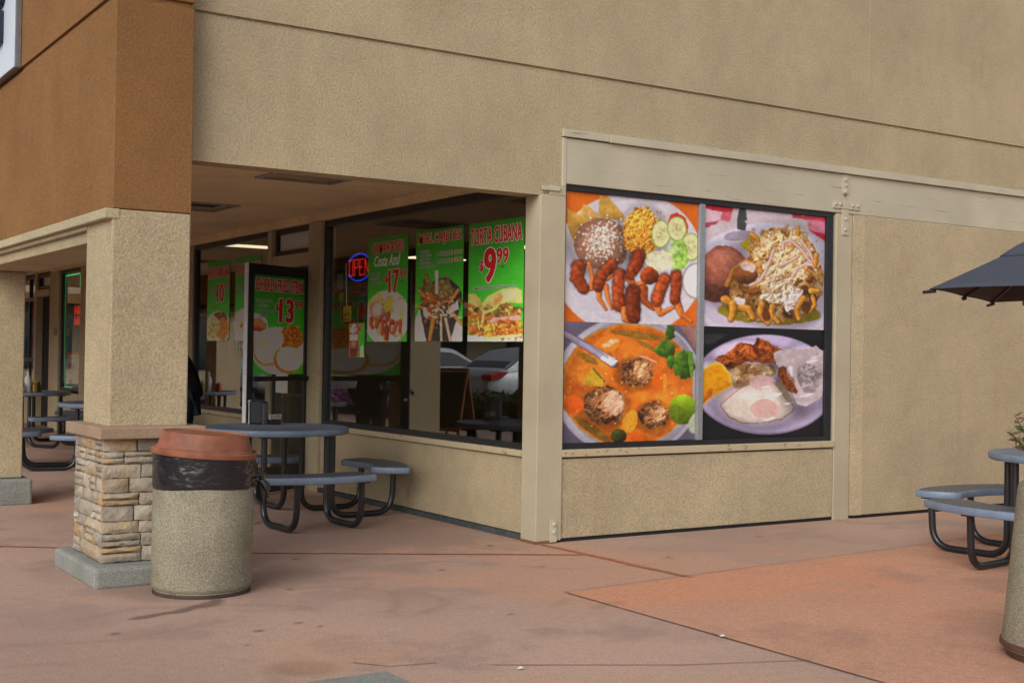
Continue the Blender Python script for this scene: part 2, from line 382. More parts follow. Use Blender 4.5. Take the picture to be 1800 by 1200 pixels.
xs = axis(-7.6, -4.6, 3.6, 15, .027, .3); ys = axis(-14, -3.6, 4.2, 24, .027, .3)
GX, GY = np.meshgrid(xs, ys)
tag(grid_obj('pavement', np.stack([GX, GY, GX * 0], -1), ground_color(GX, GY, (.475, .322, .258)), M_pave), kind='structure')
ox = axis(-1.03, -1.02, 3.4, 13, .03, .3); oy = np.arange(-14, -1.80, .03)[::-1]
OX, OY = np.meshgrid(ox, oy); OY2 = OY + (OX + 1.03) * .085 * np.clip((OY + 4) / 2.2, 0, 1)
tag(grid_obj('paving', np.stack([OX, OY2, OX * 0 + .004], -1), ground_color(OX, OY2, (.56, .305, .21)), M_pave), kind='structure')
M_joint = plain('dark joint', (.17, .095, .065), .9, .3, 30, .2)
M_band = plain('red brown score line', (.40, .145, .075), .8, .35, 18, .2)
def strip(name, pts, wd, z, mat, seedo=0):
    b = MB(); P = [Vector((x, y, 0)) for x, y in pts]; out = []
    for a, c in zip(P, P[1:]):
        for i in range(int((c - a).length / .15) + 1): out.append(a + (c - a) * (i / (int((c - a).length / .15) + 1)))
    out.append(P[-1]); vs = []; fs = []
    for i, p in enumerate(out):
        t = (out[min(i + 1, len(out) - 1)] - out[max(i - 1, 0)]).normalized(); q = Vector((-t.y, t.x, 0)); ww = wd * (.8 + .5 * random.random())
        jj = q * (random.random() - .5) * wd * .3
        vs += [p + jj + q * ww / 2 + Vector((0, 0, z)), p + jj - q * ww / 2 + Vector((0, 0, z))]
        if i: fs.append((2 * i - 2, 2 * i - 1, 2 * i + 1, 2 * i))
    b.add(vs, fs); return tag(b.build(name, mat), kind='structure')
strip('paving_joint', [(-1.035, -1.80), (-1.035, -9)], .007, .008, M_joint)
strip('paving_joint', [(-1.035, -1.80), (3.4, -1.43), (9, -1.4)], .006, .008, M_joint)
strip('paving_band', [(-.01, -.06), (.05, -1.78)], .055, .0045, M_band)
strip('paving_band', [(-7, 4.25), (-3.714, 1.747), (-2.189, .589), (-.02, -.62)], .035, .005, M_band)
strip('paving_joint', [(-2.45, -3.16), (-1.64, -3.62), (-.98, -3.87)], .007, .0042, M_joint)
strip('paving_joint', [(-3.0, -2.80), (-2.88, -2.95), (-2.65, -3.0)], .007, .0042, M_joint)
b = MB(); b.box(-3.35, -2.94, -3.5, -3.03, -.02, .005)
tag(b.build('utility_cover', M_conc), 'grey green concrete utility cover set in the pavement at the bottom edge', 'utility cover')
b = MB(); b.box(-80, -9.9, -40, 90, -.3, -.02); tag(b.build('parking_lot', M_asphalt), kind='structure')
b = MB(); b.box(-9.9, -9.7, -40, 60, -.3, .09); tag(b.build('kerb', M_conc, bevel=.02), kind='structure')
M_soil = plain('planting soil', (.055, .038, .024), .95, .4, 8, .6)
b = MB(); b.box(-9.7, -7.6, 12.6, 60, -.3, -.02); tag(b.build('planting_bed', M_soil), kind='structure')
b = MB(); b.box(-9.7, -7.6, -40, 12.6, -.3, .0); tag(b.build('path', M_conc), kind='structure')
b = MB(); b.box(-150, 150, -150, 200, -.6, -.32); tag(b.build('ground', M_asphalt), kind='structure')
for i, (x, y) in enumerate([(-1.035, -3.26), (-2.37, -3.311)]):
    b = MB(); b.add([(x - .018, y - .009, .010), (x + .013, y - .012, .012), (x + .018, y + .010, .014), (x - .013, y + .011, .010), (x, y, .02)], [(0, 1, 4), (1, 2, 4), (2, 3, 4), (3, 0, 4), (0, 3, 2, 1)])
    tag(b.build('paper_scrap', M_white), ['scrap of white paper lying on the orange paving', 'scrap of white paper lying on the brown pavement'][i], 'litter', 'scraps of litter on the ground')

# ---------------------------------------------------------------- building
B = empty('restaurant_building', (0, 0, 0), 0, 'beige stucco restaurant with brown corner wing, arcade and picture windows', 'building')
def part(name, mat, boxes, parent=B, bevel=0, loc=None):
    m = MB()
    for q in boxes: m.box(*q)
    return m.build(name, mat, parent, bevel=bevel)
# upper facade above the right windows and across the arcade end, with a horizontal reveal
G0, G1 = 3.768, 3.797
part('upper_wall', M_beige, [(-2.93, .16, 0, .2, 2.776, G0), (.16, 14, 0, .2, 3.322, G0), (-2.93, 14, 0, .2, G1, 7), (-2.93, 14, .022, .198, G0, G1)])
part('control_joint', M_cream, [(3.757, 3.765, -.003, .02, 3.325, G0 - .004), (3.757, 3.765, -.003, .02, G1 + .004, 6.9)])
part('reveal_flashing', M_cream, [(-2.92, 14, -.002, .02, G0 - .004, G0 + .003)])
# wing: brown mass over the arcade beam
part('wing_wall', M_brown, [(-3.45, -2.932, -.14, 24, 2.40, G0 - .01), (-3.45, -2.932, -.14, 24, G1, 7), (-3.43, -2.95, -.12, 24, G0 - .01, G1)], bevel=.006)
part('arcade_beam', M_beige, [(-3.42, -2.93, .46, 24, 2.22, 2.30)], bevel=.006)
part('drip_ledge', M_cream, [(-3.50, -3.40, -.14, 24, 2.332, 2.398), (-3.46, -2.96, .46, 24, 2.30, 2.334)], bevel=.008)
# soffit with holes for the recessed grilles
holes = [(-1.60, -.93, 1.66, 2.02), (-1.75, -.96, 4.22, 4.92), (-1.6, -.93, 12.2, 13.0)]
cx = sorted({-2.95, 0.15} | {v for h in holes for v in h[:2]}); cy = sorted({.2, 24} | {v for h in holes for v in h[2:]})
m = MB()
for x0, x1 in zip(cx, cx[1:]):
    for y0, y1 in zip(cy, cy[1:]):
        if not any(h[0] <= x0 and x1 <= h[1] and h[2] <= y0 and y1 <= h[3] for h in holes): m.box(x0, x1, y0, y1, 3.0, 3.15)
m.build('soffit', M_soffit, B)
M_vent = plain('vent frame metal', (.34, .33, .34), .5, .1, 30, .1)
M_ventin = plain('vent louvre', (.11, .095, .085), .6, .3, 30, .1)
for h in holes:
    f = part('soffit_grille', M_vent, [(h[0] - .03, h[1] + .03, h[2] - .03, h[2] + .012, 2.985, 2.998), (h[0] - .03, h[1] + .03, h[3] - .012, h[3] + .03, 2.985, 2.998), (h[0] - .03, h[0] + .012, h[2] + .012, h[3] - .012, 2.985, 2.998), (h[1] - .012, h[1] + .03, h[2] + .012, h[3] - .012, 2.985, 2.998)])
    part('louvre', M_ventin, [(h[0], h[1], h[2], h[3], 3.10, 3.12)] + [(h[0] + .012, h[1] - .012, h[2] + .02 + k * .045, h[2] + .026 + k * .045, 3.03, 3.07) for k in range(int((h[3] - h[2]) / .045))], f)
# roof slabs close the volume
part('roof', M_conc, [(-3.45, 14, .2, 24, 6.8, 6.95)])

# pillars
def stone_block(m, o, u, v, n, wd, ht, dp, col):     # a rough faced block: o corner, u along face, v up, n outward
    o, u, v, n = map(Vector, (o, u, v, n)); nu, nv = max(2, int(wd / .035)), 3
    g = random.random() * 9; e = .0042; rows = []
    for j in range(nv + 1):
        row = []
        for i in range(nu + 1):
            a, c_ = i / nu, j / nv; edge = i in (0, nu) or j in (0, nv)
            q = dp * (.72 if edge else 1) + (0 if edge else (V[3].at(np.array(g + i * .8), np.array(g + j * .9)) - .5) * .022)
            row.append(o + u * (e + (wd - 2 * e) * a) + v * (e * .6 + (ht - 1.2 * e) * c_) + n * q + (u + v) * (random.random() - .5) * .006)
        rows.append(row)
    k = len(m.v); vs = [p for r in rows for p in r]; W = nu + 1
    fs = [(j * W + i, j * W + i + 1, (j + 1) * W + i + 1, (j + 1) * W + i) for j in range(nv) for i in range(nu)]
    ring = [i for i in range(W)] + [j * W + nu for j in range(1, nv + 1)] + [nv * W + i for i in range(nu - 1, -1, -1)] + [j * W for j in range(nv - 1, 0, -1)]
    back = [vs[i] - n * (vs[i] - o).dot(n) for i in ring]; kb = len(vs); vs += back
    fs += [(ring[i], kb + i, kb + (i + 1) % len(ring), ring[(i + 1) % len(ring)]) for i in range(len(ring))]
    m.add(vs, fs, col)
def pillar(cx, cy, clad):
    zt = 2.40 if clad else 2.22
    z0 = .995 if clad else .25
    hx, hy = .26, .305
    x1 = -2.932 if clad else cx + hx
    p = part('pillar', M_beige, [(cx - hx, x1, cy - hy, cy + hy, z0, zt - .002)], bevel=.012)
    hp = .13 if clad else .245
    part('plinth', M_conc, [(cx - .385, cx + .385, cy - .51, cy + .51, -.01, hp)] if clad else [(cx - .34, cx + .34, cy - .40, cy + .40, -.01, hp)], p, bevel=.025)
    if clad:
        part('cap', M_cap, [(cx - .345, cx + .345, cy - .43, cy + .43, .925, 1.0)], p, bevel=.008)
        part('mortar_bed', M_mortar, [(cx - .262, cx + .262, cy - .318, cy + .318, .12, .93)], p)
        m = MB(); z = .135; hs_ = [.095, .085, .075, .098, .080, .092, .088, .078, .080]; k = .787 / sum(hs_)
        for r, h in enumerate(hs_):
            h *= k
            for (o, u, n, L) in [((cx - .262 - .04, cy - .318, z), (1, 0, 0), (0, -1, 0), .60), ((cx - .262, cy + .318 + .03, z), (0, -1, 0), (-1, 0, 0), .666), ((cx + .262, cy - .318 - .03, z), (0, 1, 0), (1, 0, 0), .666), ((cx + .262 + .04, cy + .318, z), (-1, 0, 0), (0, 1, 0), .60)]:
                t = 0; first = True
                while t < L - .02:
                    wd = random.uniform(.14, .34) if not first else random.uniform(.10, .26)
                    if L - t - wd < .07: wd = L - t
                    first = False
                    def tint(): return (random.uniform(.78, 1.12), random.choice([.05, .15, .3, .6, 1.0]), 0)
                    oo = Vector(o) + Vector(u) * t; dp = random.uniform(.036, .05)
                    if h > .07 and random.random() < .34:
                        q = random.uniform(.4, .6); stone_block(m, oo, u, (0, 0, 1), n, wd, h * q, dp, tint()); stone_block(m, oo + Vector((0, 0, h * q)), u, (0, 0, 1), n, wd, h * (1 - q), dp * random.uniform(.85, 1.1), tint())
                    else: stone_block(m, oo, u, (0, 0, 1), n, wd, h, dp, tint())
                    t += wd
            z += h
        m.build('stone_cladding', M_stone, p, smooth=True, attr=True)
pillar(-3.19, .17, True); pillar(-3.25, 4.72, False); pillar(-3.19, 8.08, False); pillar(-3.19, 12.0, False); pillar(-3.19, 16, False); pillar(-3.19, 20, False)

# right facade
part('corner_post', M_post, [(-.05, .198, -.022, .195, .02, 2.78), (.04, .198, -.022, .19, 2.78, 2.86)], bevel=.006)
part('post_shoe', M_rust, [(-.055, .1, -.026, .19, 0, .02)])
part('post_cap_trim', M_wood, [(-.045, .13, -.036, -.0225, 2.815, 2.85)], bevel=.003)
part('header_beam', M_wood, [(.20, 14, -.012, .18, 2.885, 3.255)], bevel=.006)
part('beam_trim', M_wood, [(.16, .62, -.035, .0, 3.262, 3.322), (.622, 14, -.045, .0, 3.257, 3.322), (.162, .198, -.018, .01, 2.862, 3.255)], bevel=.003)
part('knee_wall', M_beige, [(.206, 3.325, -.004, .15, .03, .668)], bevel=.006)
part('base_flashing', M_dark, [(.2, 3.33, .006, .15, -.01, .03), (3.6, 14, -.02, .15, -.01, .03)])
part('wood_post', M_post, [(3.333, 3.548, -.006, .18, -.01, 2.88)], bevel=.008)
part('panel_wall', M_beige, [(3.68, 14, -.035, .15, .03, 2.88)], bevel=.008)
m = MB(); m.add([(3.556, -.012, .03), (3.68, -.035, .03), (3.68, .12, .03), (3.556, .12, .03), (3.556, -.012, 2.88), (3.68, -.035, 2.88), (3.68, .12, 2.88), (3.556, .12, 2.88)], [(0, 3, 2, 1), (4, 5, 6, 7), (0, 1, 5, 4), (2, 3, 7, 6), (3, 0, 4, 7)])
m.build('panel_edge', M_beige, B)
def strap(boxes, bolts):
    s = part('metal_strap', M_strap, boxes, bevel=.002)
    for x, y, z in bolts:
        m = MB(); m.lathe([(.0, -.001), (.017, 0), (.015, .010), (.008, .014), (0, .014)], 10)
        for i, v in enumerate(m.v): m.v[i] = (x + v[0], y - v[2], z + v[1])
        m.build('bolt', M_strap, s, smooth=True)
        m = MB(); m.box(x - .012, x + .012, y + .0003, y + .0018, z - .045, z - .016); m.build('rust_streak', M_rust, s)
strap([(3.27, 3.395, -.022, -.0125, 2.925, 3.0)], [(3.30, -.022, 2.965), (3.36, -.022, 2.965)])
strap([(3.49, 3.64, -.022, -.0125, 2.925, 3.0)], [(3.53, -.022, 2.965), (3.60, -.022, 2.965)])
strap([(3.40, 3.485, -.024, -.0125, 2.925, 2.995), (3.40, 3.485, -.018, -.0065, 2.68, 2.925)], [(3.44, -.018, 2.73), (3.44, -.018, 2.83)])
strap([(3.395, 3.48, -.022, -.0125, 3.065, 3.25)], [(3.43, -.022, 3.09), (3.44, -.022, 3.15), (3.43, -.022, 3.20)])
strap([(.085, .15, -.032, -.0225, .01, .19)], [(.12, -.032, .15), (.12, -.032, .09)])
def window_x(name, x0, x1, z0, z1, mull, y=0.0):      # window in a wall facing -Y
    f = .045
    wn = part(name, M_frame, [(x0, x1, y + .012, y + .09, z0, z0 + f), (x0, x1, y + .012, y + .09, z1 - f, z1), (x0, x0 + .02, y + .012, y + .09, z0 + f, z1 - f), (x1 - .085, x1, y + .012, y + .09, z0 + f, z1 - f)], bevel=.003)
    for a in mull: part('mullion', M_alu, [(a - .03, a + .03, y + .004, y + .085, z0 + f, z1 - f)], wn, bevel=.003)
    return wn
rw = window_x('picture_window', .206, 3.31, .742, 2.882, [1.68])
part('pane', M_dark, [(.226, 1.648, .04, .05, .788, 2.836), (1.712, 3.224, .04, .05, .788, 2.836)], rw)
part('sill', M_sill, [(.2, 3.325, -.026, .1, .682, .742)], rw, bevel=.006)
# left facade (faces -X) under the arcade
Xf = 0.0
def lw(name, mat, Y0, Y1, z0, z1, x0=0.0, x1=.15, bevel=.006): return part(name, mat, [(x0, x1, Y0, Y1, z0, z1)], bevel=bevel)
lw('knee_wall', M_beige, .2, 4.178, .05, .668, .0); lw('knee_wall', M_beige, 5.665, 8.33, .05, .668, .0)
part('base_flashing', M_flash, [(-.02, .12, .2, 4.18, -.01, .045), (-.02, .12, 5.665, 8.33, -.01, .045)])
lw('window_head', M_soffit, .2, 16.2, 2.905, 3.0, -.012, .14)
lw('wood_post', M_cream, 4.182, 4.496, -.01, 2.903, -.03, .15); lw('wood_post', M_cream, 5.534, 5.662, -.01, 2.903, -.03, .15)
lw('door_header', M_cream, 4.5, 5.53, 2.445, 2.59, -.022, .14)
lw('side_wall', M_beige, 8.334, 14.10, -.01, 2.903, .0, .15); lw('knee_wall', M_beige, 14.12, 15.47, -.01, .70, .0)
lw('wood_post', M_cream, 15.47, 15.75, -.01, 2.903, -.03, .15); lw('side_wall', M_beige, 15.752, 16.28, -.01, 2.903, .0, .15)
lw('door_header', M_cream, 16.282, 17.25, 2.47, 2.60, -.02, .14); lw('wood_post', M_cream, 17.252, 17.36, -.01, 3.0, -.03, .15)
lw('window_head', M_soffit, 16.2, 24, 2.93, 3.0, -.012, .14); lw('knee_wall', M_beige, 17.362, 19.0, -.01, .70, .0); lw('side_wall', M_beige, 19.0, 24, -.01, 2.93, .0, .15)
part('wall_bracket', M_cream, [(-.10, -.031, 15.56, 15.66, 1.72, 1.86)], bevel=.02)
def window_y(name, Y0, Y1, z0, z1, bars=(), mull=(), gl=M_glass, f=.05):
    wn = part(name, M_frame, [(.012, .09, Y0, Y1, z0, z0 + f), (.012, .09, Y0, Y1, z1 - f * 1.3, z1), (.012, .09, Y0, Y0 + .018, z0 + f, z1 - f * 1.3), (.012, .09, Y1 - f * 1.3, Y1, z0 + f, z1 - f * 1.3)], bevel=.003)
    for a in mull: part('mullion', M_frame, [(.014, .085, a - .03, a + .03, z0 + f, z1 - f * 1.3)], wn)
    for a in bars: part('transom_bar', M_frame, [(.016, .084, Y0 + .018, Y1 - f * 1.3, a - .04, a + .04)], wn)
    part('pane', gl, [(.046, .052, Y0 + .01, Y1 - .02, z0 + .02, z1 - .02)], wn)
    return wn
w3 = window_y('display_window', .205, 4.176, .725, 2.9); part('sill', M_sill, [(-.03, .1, .2, 4.178, .675, .725)], w3, bevel=.006)
w1 = window_y('display_window', 5.668, 8.328, .725, 2.9); part('sill', M_sill, [(-.03, .1, 5.665, 8.33, .675, .725)], w1, bevel=.006)
window_y('shop_window', 14.12, 15.468, .74, 2.9, gl=M_glass_thin)
window_y('shop_window', 17.362, 18.98, .74, 2.9, bars=(1.25, 2.44), mull=(18.0,), gl=M_glass_thin)
tw = window_y('transom_window', 4.51, 5.52, 2.595, 2.9, gl=M_frost); window_y('transom_window', 16.29, 17.24, 2.62, 2.9)
part('door_recess', M_dark, [(.10, .14, 16.3, 17.24, 0, 2.465)])
# doorway and the glazed door standing open
part('door_jamb', M_frame, [(.0, .1, 4.5, 4.55, 0, 2.44), (.0, .1, 5.48, 5.53, 0, 2.44), (.0, .1, 4.55, 5.48, 2.395, 2.44)], bevel=.003)
hx, hy = -.01, 4.50; tx, ty = -.90, 4.02
du = Vector((hx - tx, hy - ty, 0)); DW = du.length; du.normalize(); dn = Vector((du.y, -du.x, 0)); T0 = Vector((tx, ty, 0))
def dbox(m, u0, u1, z0, z1, n0, n1): return m.obox(T0 + du * u0 + dn * n0 + Vector((0, 0, z0)), du * (u1 - u0), dn * (n1 - n0), (0, 0, z1 - z0))
m = MB(); dbox(m, .004, .10, .02, 2.40, -.045, 0); dbox(m, DW - .06, DW, .02, 2.40, -.045, 0); dbox(m, .10, DW - .06, 2.29, 2.40, -.045, 0); dbox(m, .10, DW - .06, .02, .28, -.045, 0)
door = m.build('door', M_frame, B, bevel=.003)
m = MB(); dbox(m, -.006, .004, .02, 2.40, -.046, .001); m.build('edge_strip', M_white_edge, door)
m = MB(); dbox(m, .10, DW - .06, .28, 2.29, -.026, -.020); m.build('pane', M_glass_thin, door)
m = MB(); dbox(m, .06, DW - .02, 1.185, 1.235, .03, .05); dbox(m, .07, .10, 1.19, 1.23, 0, .03); dbox(m, DW - .05, DW - .02, 1.19, 1.23, 0, .03); m.build('push_bar', M_black, door, bevel=.006)
m = MB(); m.lathe([(0, 0), (.025, 0), (.022, .015), (0, .018)], 16)
for i, v in enumerate(m.v): m.v[i] = tuple(T0 + du * (.045 + v[0]) + Vector((0, 0, .98 + v[1])) + dn * v[2])
m.build('lock_cylinder', M_chrome, door, smooth=True)
# interior
part('interior_floor', M_floor, [(.16, 8, .3, 13.4, -.02, .0)])
part('interior_wall', M_tan, [(7.9, 8, .3, 13.4, 0, 3.4), (.16, 7.9, 13.3, 13.4, 0, 3.4)]); part('partition_wall', M_gray_in, [(.6, 7.9, .25, .31, 0, 3.4), (3.6, 3.7, .32, 4.6, 0, 3.4)])
part('interior_ceiling', M_tan, [(.16, 8, .3, 13.4, 3.3, 3.4)])
part('stone_counter', M_stone, [(1.1, 1.35, 7.4, 8.9, 0, 1.75)]); part('booth_seat', M_black, [(.5, 1.0, 6.2, 8.6, 0, .95), (.45, .6, 8.6, 9.9, 0, 1.9)], bevel=.03)
for (x0, x1, y) in [(1.0, 2.05, 10.36), (.95, 2.0, 8.58), (.3, .8, 3.2), (.3, .8, 1.4), (4.5, 5.5, 7.5), (4.5, 5.5, 10.5)]:  # first pair real; the rest unseen, added to brighten the interior
    c = part('ceiling_or_fill_light', M_chrome, [(x0 - .03, x1 + .03, y - .16, y + .16, 3.12, 3.3)]); part('tube', M_lamp, [(x0, x1, y - .14, y + .14, 3.10, 3.12)], c)
part('shop_interior_wall', M_gray_in, [(1.6, 1.7, 13.5, 22, 0, 3.3), (.16, 1.6, 13.45, 13.5, 0, 3.3), (.16, 1.6, 21.9, 22, 0, 3.3)]); part('shop_ceiling', M_gray_in, [(.16, 1.7, 13.5, 22, 3.3, 3.35)])
# ---------------------------------------------------------------- printed pictures (flat prints, painted per vertex)
class Cv:
    def __init__(s, nx, ny, x0, x1, t0, t1, b0, b1, bg, seed=1):   # picture area in sketch units: top runs t0..t1, bottom b0..b1
        u = np.linspace(0, 1, nx)[None, :].repeat(ny, 0); v = np.linspace(0, 1, ny)[:, None].repeat(nx, 1)
        s.X = x0 + u * (x1 - x0); t = t0 + u * (t1 - t0); s.Y = t + v * (b0 + u * (b1 - b0) - t); s.u, s.v = u, v
        s.c = np.ones((ny, nx, 3)) * np.array(bg, float); s.rs = np.random.RandomState(seed); s.px = (x1 - x0) / nx; s.full = True
    def n(s, scale, o=4, k=0): return V[k % 6].fbm(s.X / scale + 50 + 7 * k, s.Y / scale + 50 + 3 * k, o) - .5
    def put(s, m, rgb, var=.2, sc=25, k=0):
        t = 1 + var * 2.6 * s.n(sc, 4, k); s.c = s.c * (1 - m[..., None]) + np.array(rgb, float) * t[..., None] * m[..., None]; return m
    def ell(s, cx, cy, rx, ry, a=0, wob=0, ws=60, k=1, soft=1.0):
        x, y = s.X - cx, s.Y - cy
        if wob: x = x + s.n(ws, 3, k) * wob; y = y + s.n(ws, 3, k + 1) * wob
        ca, sa = math.cos(R(a)), math.sin(R(a)); x, y = x * ca + y * sa, -x * sa + y * ca
        d = (1 - np.sqrt((x / rx) ** 2 + (y / ry) ** 2)) * min(rx, ry); return sst(-s.px * soft, s.px * soft, d)
    def poly(s, pts, wob=0, ws=40, k=2):
        x, y = s.X, s.Y
        if wob: x = x + s.n(ws, 4, k) * wob * 2; y = y + s.n(ws, 4, k + 1) * wob * 2
        m = np.zeros(x.shape, bool)
        for (x0, y0), (x1, y1) in zip(pts, pts[1:] + pts[:1]):
            if y0 != y1: m ^= ((y0 > y) != (y1 > y)) & (x < (x1 - x0) * (y - y0) / (y1 - y0) + x0)
        return m.astype(float)
    def worm(s, pts, r0, r1, rgb, var=.25, k=0, gloss=.5, ridges=0):       # a plump tapering strip lit from the upper left, as in the print
        best = np.full(s.X.shape, 9.); off = np.zeros(s.X.shape); tt = np.zeros(s.X.shape); n = len(pts) - 1
        for i, ((x0, y0), (x1, y1)) in enumerate(zip(pts, pts[1:])):
            L = math.hypot(x1 - x0, y1 - y0) + 1e-6; t = np.clip(((s.X - x0) * (x1 - x0) + (s.Y - y0) * (y1 - y0)) / L / L, 0, 1)
            dx, dy = s.X - x0 - t * (x1 - x0), s.Y - y0 - t * (y1 - y0); r = r0 + (r1 - r0) * (i + t) / n
            d = (np.hypot(dx, dy) + s.n(30, 3, k) * r * .35) / r; o = (-dx * .7 - dy * .7) / r
            q = d < best; best = np.where(q, d, best); off = np.where(q, o, off); tt = np.where(q, (i + t) / n * L * n / r, tt)
        m = sst(1.06, .94, best); sh = .62 + .42 * off * gloss + .38 * np.sqrt(np.clip(1 - best ** 2, 0, 1))
        if ridges: sh = sh * (1 - ridges * (.5 + .5 * np.sin(tt * 4.2 + s.n(60, 3, k) * 9 + off * 1.5)) * .38)
        c = np.array(rgb, float) * (sh * (1 + var * 2.4 * s.n(22, 4, k + 1)))[..., None]
        sh2 = sst(1.35, .9, best) * .45; s.c *= (1 - sh2 * (1 - m))[..., None]                                  # photographed contact shading in the print
        s.c = s.c * (1 - m[..., None]) + c * m[..., None]
        hi = sst(.55, .2, np.hypot(best * 0 + (off - .45), best - .45)) * .22 * gloss * m; s.c += (hi * 90)[..., None]
    def ball(s, cx, cy, rx, ry, rgb, var=.3, sc=18, k=0, a=0, wob=20, lx=-.6, ly=-.7, dark=.5):
        m = s.ell(cx, cy, rx, ry, a, wob, 40, k); x, y = (s.X - cx) / rx, (s.Y - cy) / ry
        sh = 1 - dark * .5 + dark * (x * lx + y * ly) * .8; c = np.array(rgb, float) * (sh * (1 + var * 2.6 * s.n(sc, 4, k + 2)))[..., None]
        s.c = s.c * (1 - m[..., None]) + c * m[..., None]; return m
    def dots(s, n, cx, cy, sx, sy, r0, r1, cols, seed=0, asp=1.0, within=None):
        rs = np.random.RandomState(seed)
        for i in range(n):
            x, y = cx + rs.randn() * sx, cy + rs.randn() * sy
            r = rs.uniform(r0, r1); a = rs.rand() * 3.14; q = rs.uniform(1, asp) if asp > 1 else 1
            R_ = r * q + 2 * s.px; xs_ = np.where((s.X[0] > x - R_) & (s.X[0] < x + R_))[0]
            ys_ = np.where(np.abs(s.Y[:, s.X.shape[1] // 2] - y) < R_ + 140)[0]
            if not len(xs_) or not len(ys_): continue
            sl = (slice(ys_[0], ys_[-1] + 1), slice(xs_[0], xs_[-1] + 1)); X, Y = s.X[sl] - x, s.Y[sl] - y
            u_, v_ = X * math.cos(a) + Y * math.sin(a), -X * math.sin(a) + Y * math.cos(a); d = np.hypot(u_ / q, v_) / r * (1 + .5 * (V[i % 6].at(X / r * 1.6 + 90 + i, Y / r * 1.6 + 90) - .5))
            c = np.array(cols[rs.randint(len(cols))], float) * rs.uniform(.85, 1.12); m = sst(1.2, .7, d)[..., None] * .9
            lo = sst(1.6, .8, np.hypot(u_ / q - .25 * r, v_ - .35 * r) / r)[..., None] * .16
            s.c[sl] = s.c[sl] * (1 - lo * (1 - m)); s.c[sl] = s.c[sl] * (1 - m) + (c * (1 + .16 * (-(X + Y) / r / 2))[..., None]) * m
    def mottle(s, m, pal, sc=30, k=0, asp=1.0, a=0, ct=1.0):   # organic patches through a palette, with fine lit edges
        ca, sa = math.cos(R(a)), math.sin(R(a)); wx, wy = s.n(sc * 1.6, 4, k) * sc * 2.2, s.n(sc * 1.6, 4, k + 1) * sc * 2.2
        x, y = (s.X + wx), (s.Y + wy); x, y = (x * ca + y * sa) / asp, -x * sa + y * ca
        q = V[(k + 2) % 6].fbm(x / sc + 70, y / sc + 70, 4); g = np.gradient(q); lit = np.clip(1 + ct * (-(g[0] + g[1])) * 5.0, .6, 1.45)
        t = np.clip((q - .28) / .44, 0, .999) * (len(pal) - 1); i = np.floor(t).astype(int); f = sst(.2, .8, t - i)[..., None]; P = np.array(pal, float)
        c = (P[i] * (1 - f) + P[np.minimum(i + 1, len(pal) - 1)] * f) * lit[..., None]; s.c = s.c * (1 - m[..., None]) + c * m[..., None]
    def form(s, cx, cy, rx, ry, lx=-.5, ly=-.7, amt=.35, rim=.35):     # rounded tone of a photographed lump
        x, y = (s.X - cx) / rx, (s.Y - cy) / ry; r2 = x * x + y * y; m = sst(1.15, .75, np.sqrt(r2)); k = 1 + m * (amt * (x * lx + y * ly) * 1.3 + .12 - rim * r2 * .6)
        o = sst(1.5, 1.0, np.hypot(x + lx * .12, y + ly * .12 - .08)) * (1 - m) * .28; s.c = s.c * (k * (1 - o))[..., None]
    def lumin(s, K, blur=True):
        q = s.c; q = (q + np.roll(q, 1, 0) + np.roll(q, -1, 0) + np.roll(q, 1, 1) + np.roll(q, -1, 1)) / 5 if blur else q; q[[0, -1]] = s.c[[0, -1]]; q[:, [0, -1]] = s.c[:, [0, -1]]
        q = q * (1 + .16 * s.n((s.X.max() - s.X.min()) * .3, 3, 2) + .10 * s.n((s.X.max() - s.X.min()) * .02, 2, 3))[..., None] + s.rs.randn(*q.shape[:2])[..., None] * 2.2; c = np.clip(q, 2, 250) / 255; return np.clip(np.where(c < .04, c / 12.92, ((c + .055) / 1.055) ** 2.4) / K, .004, .82)
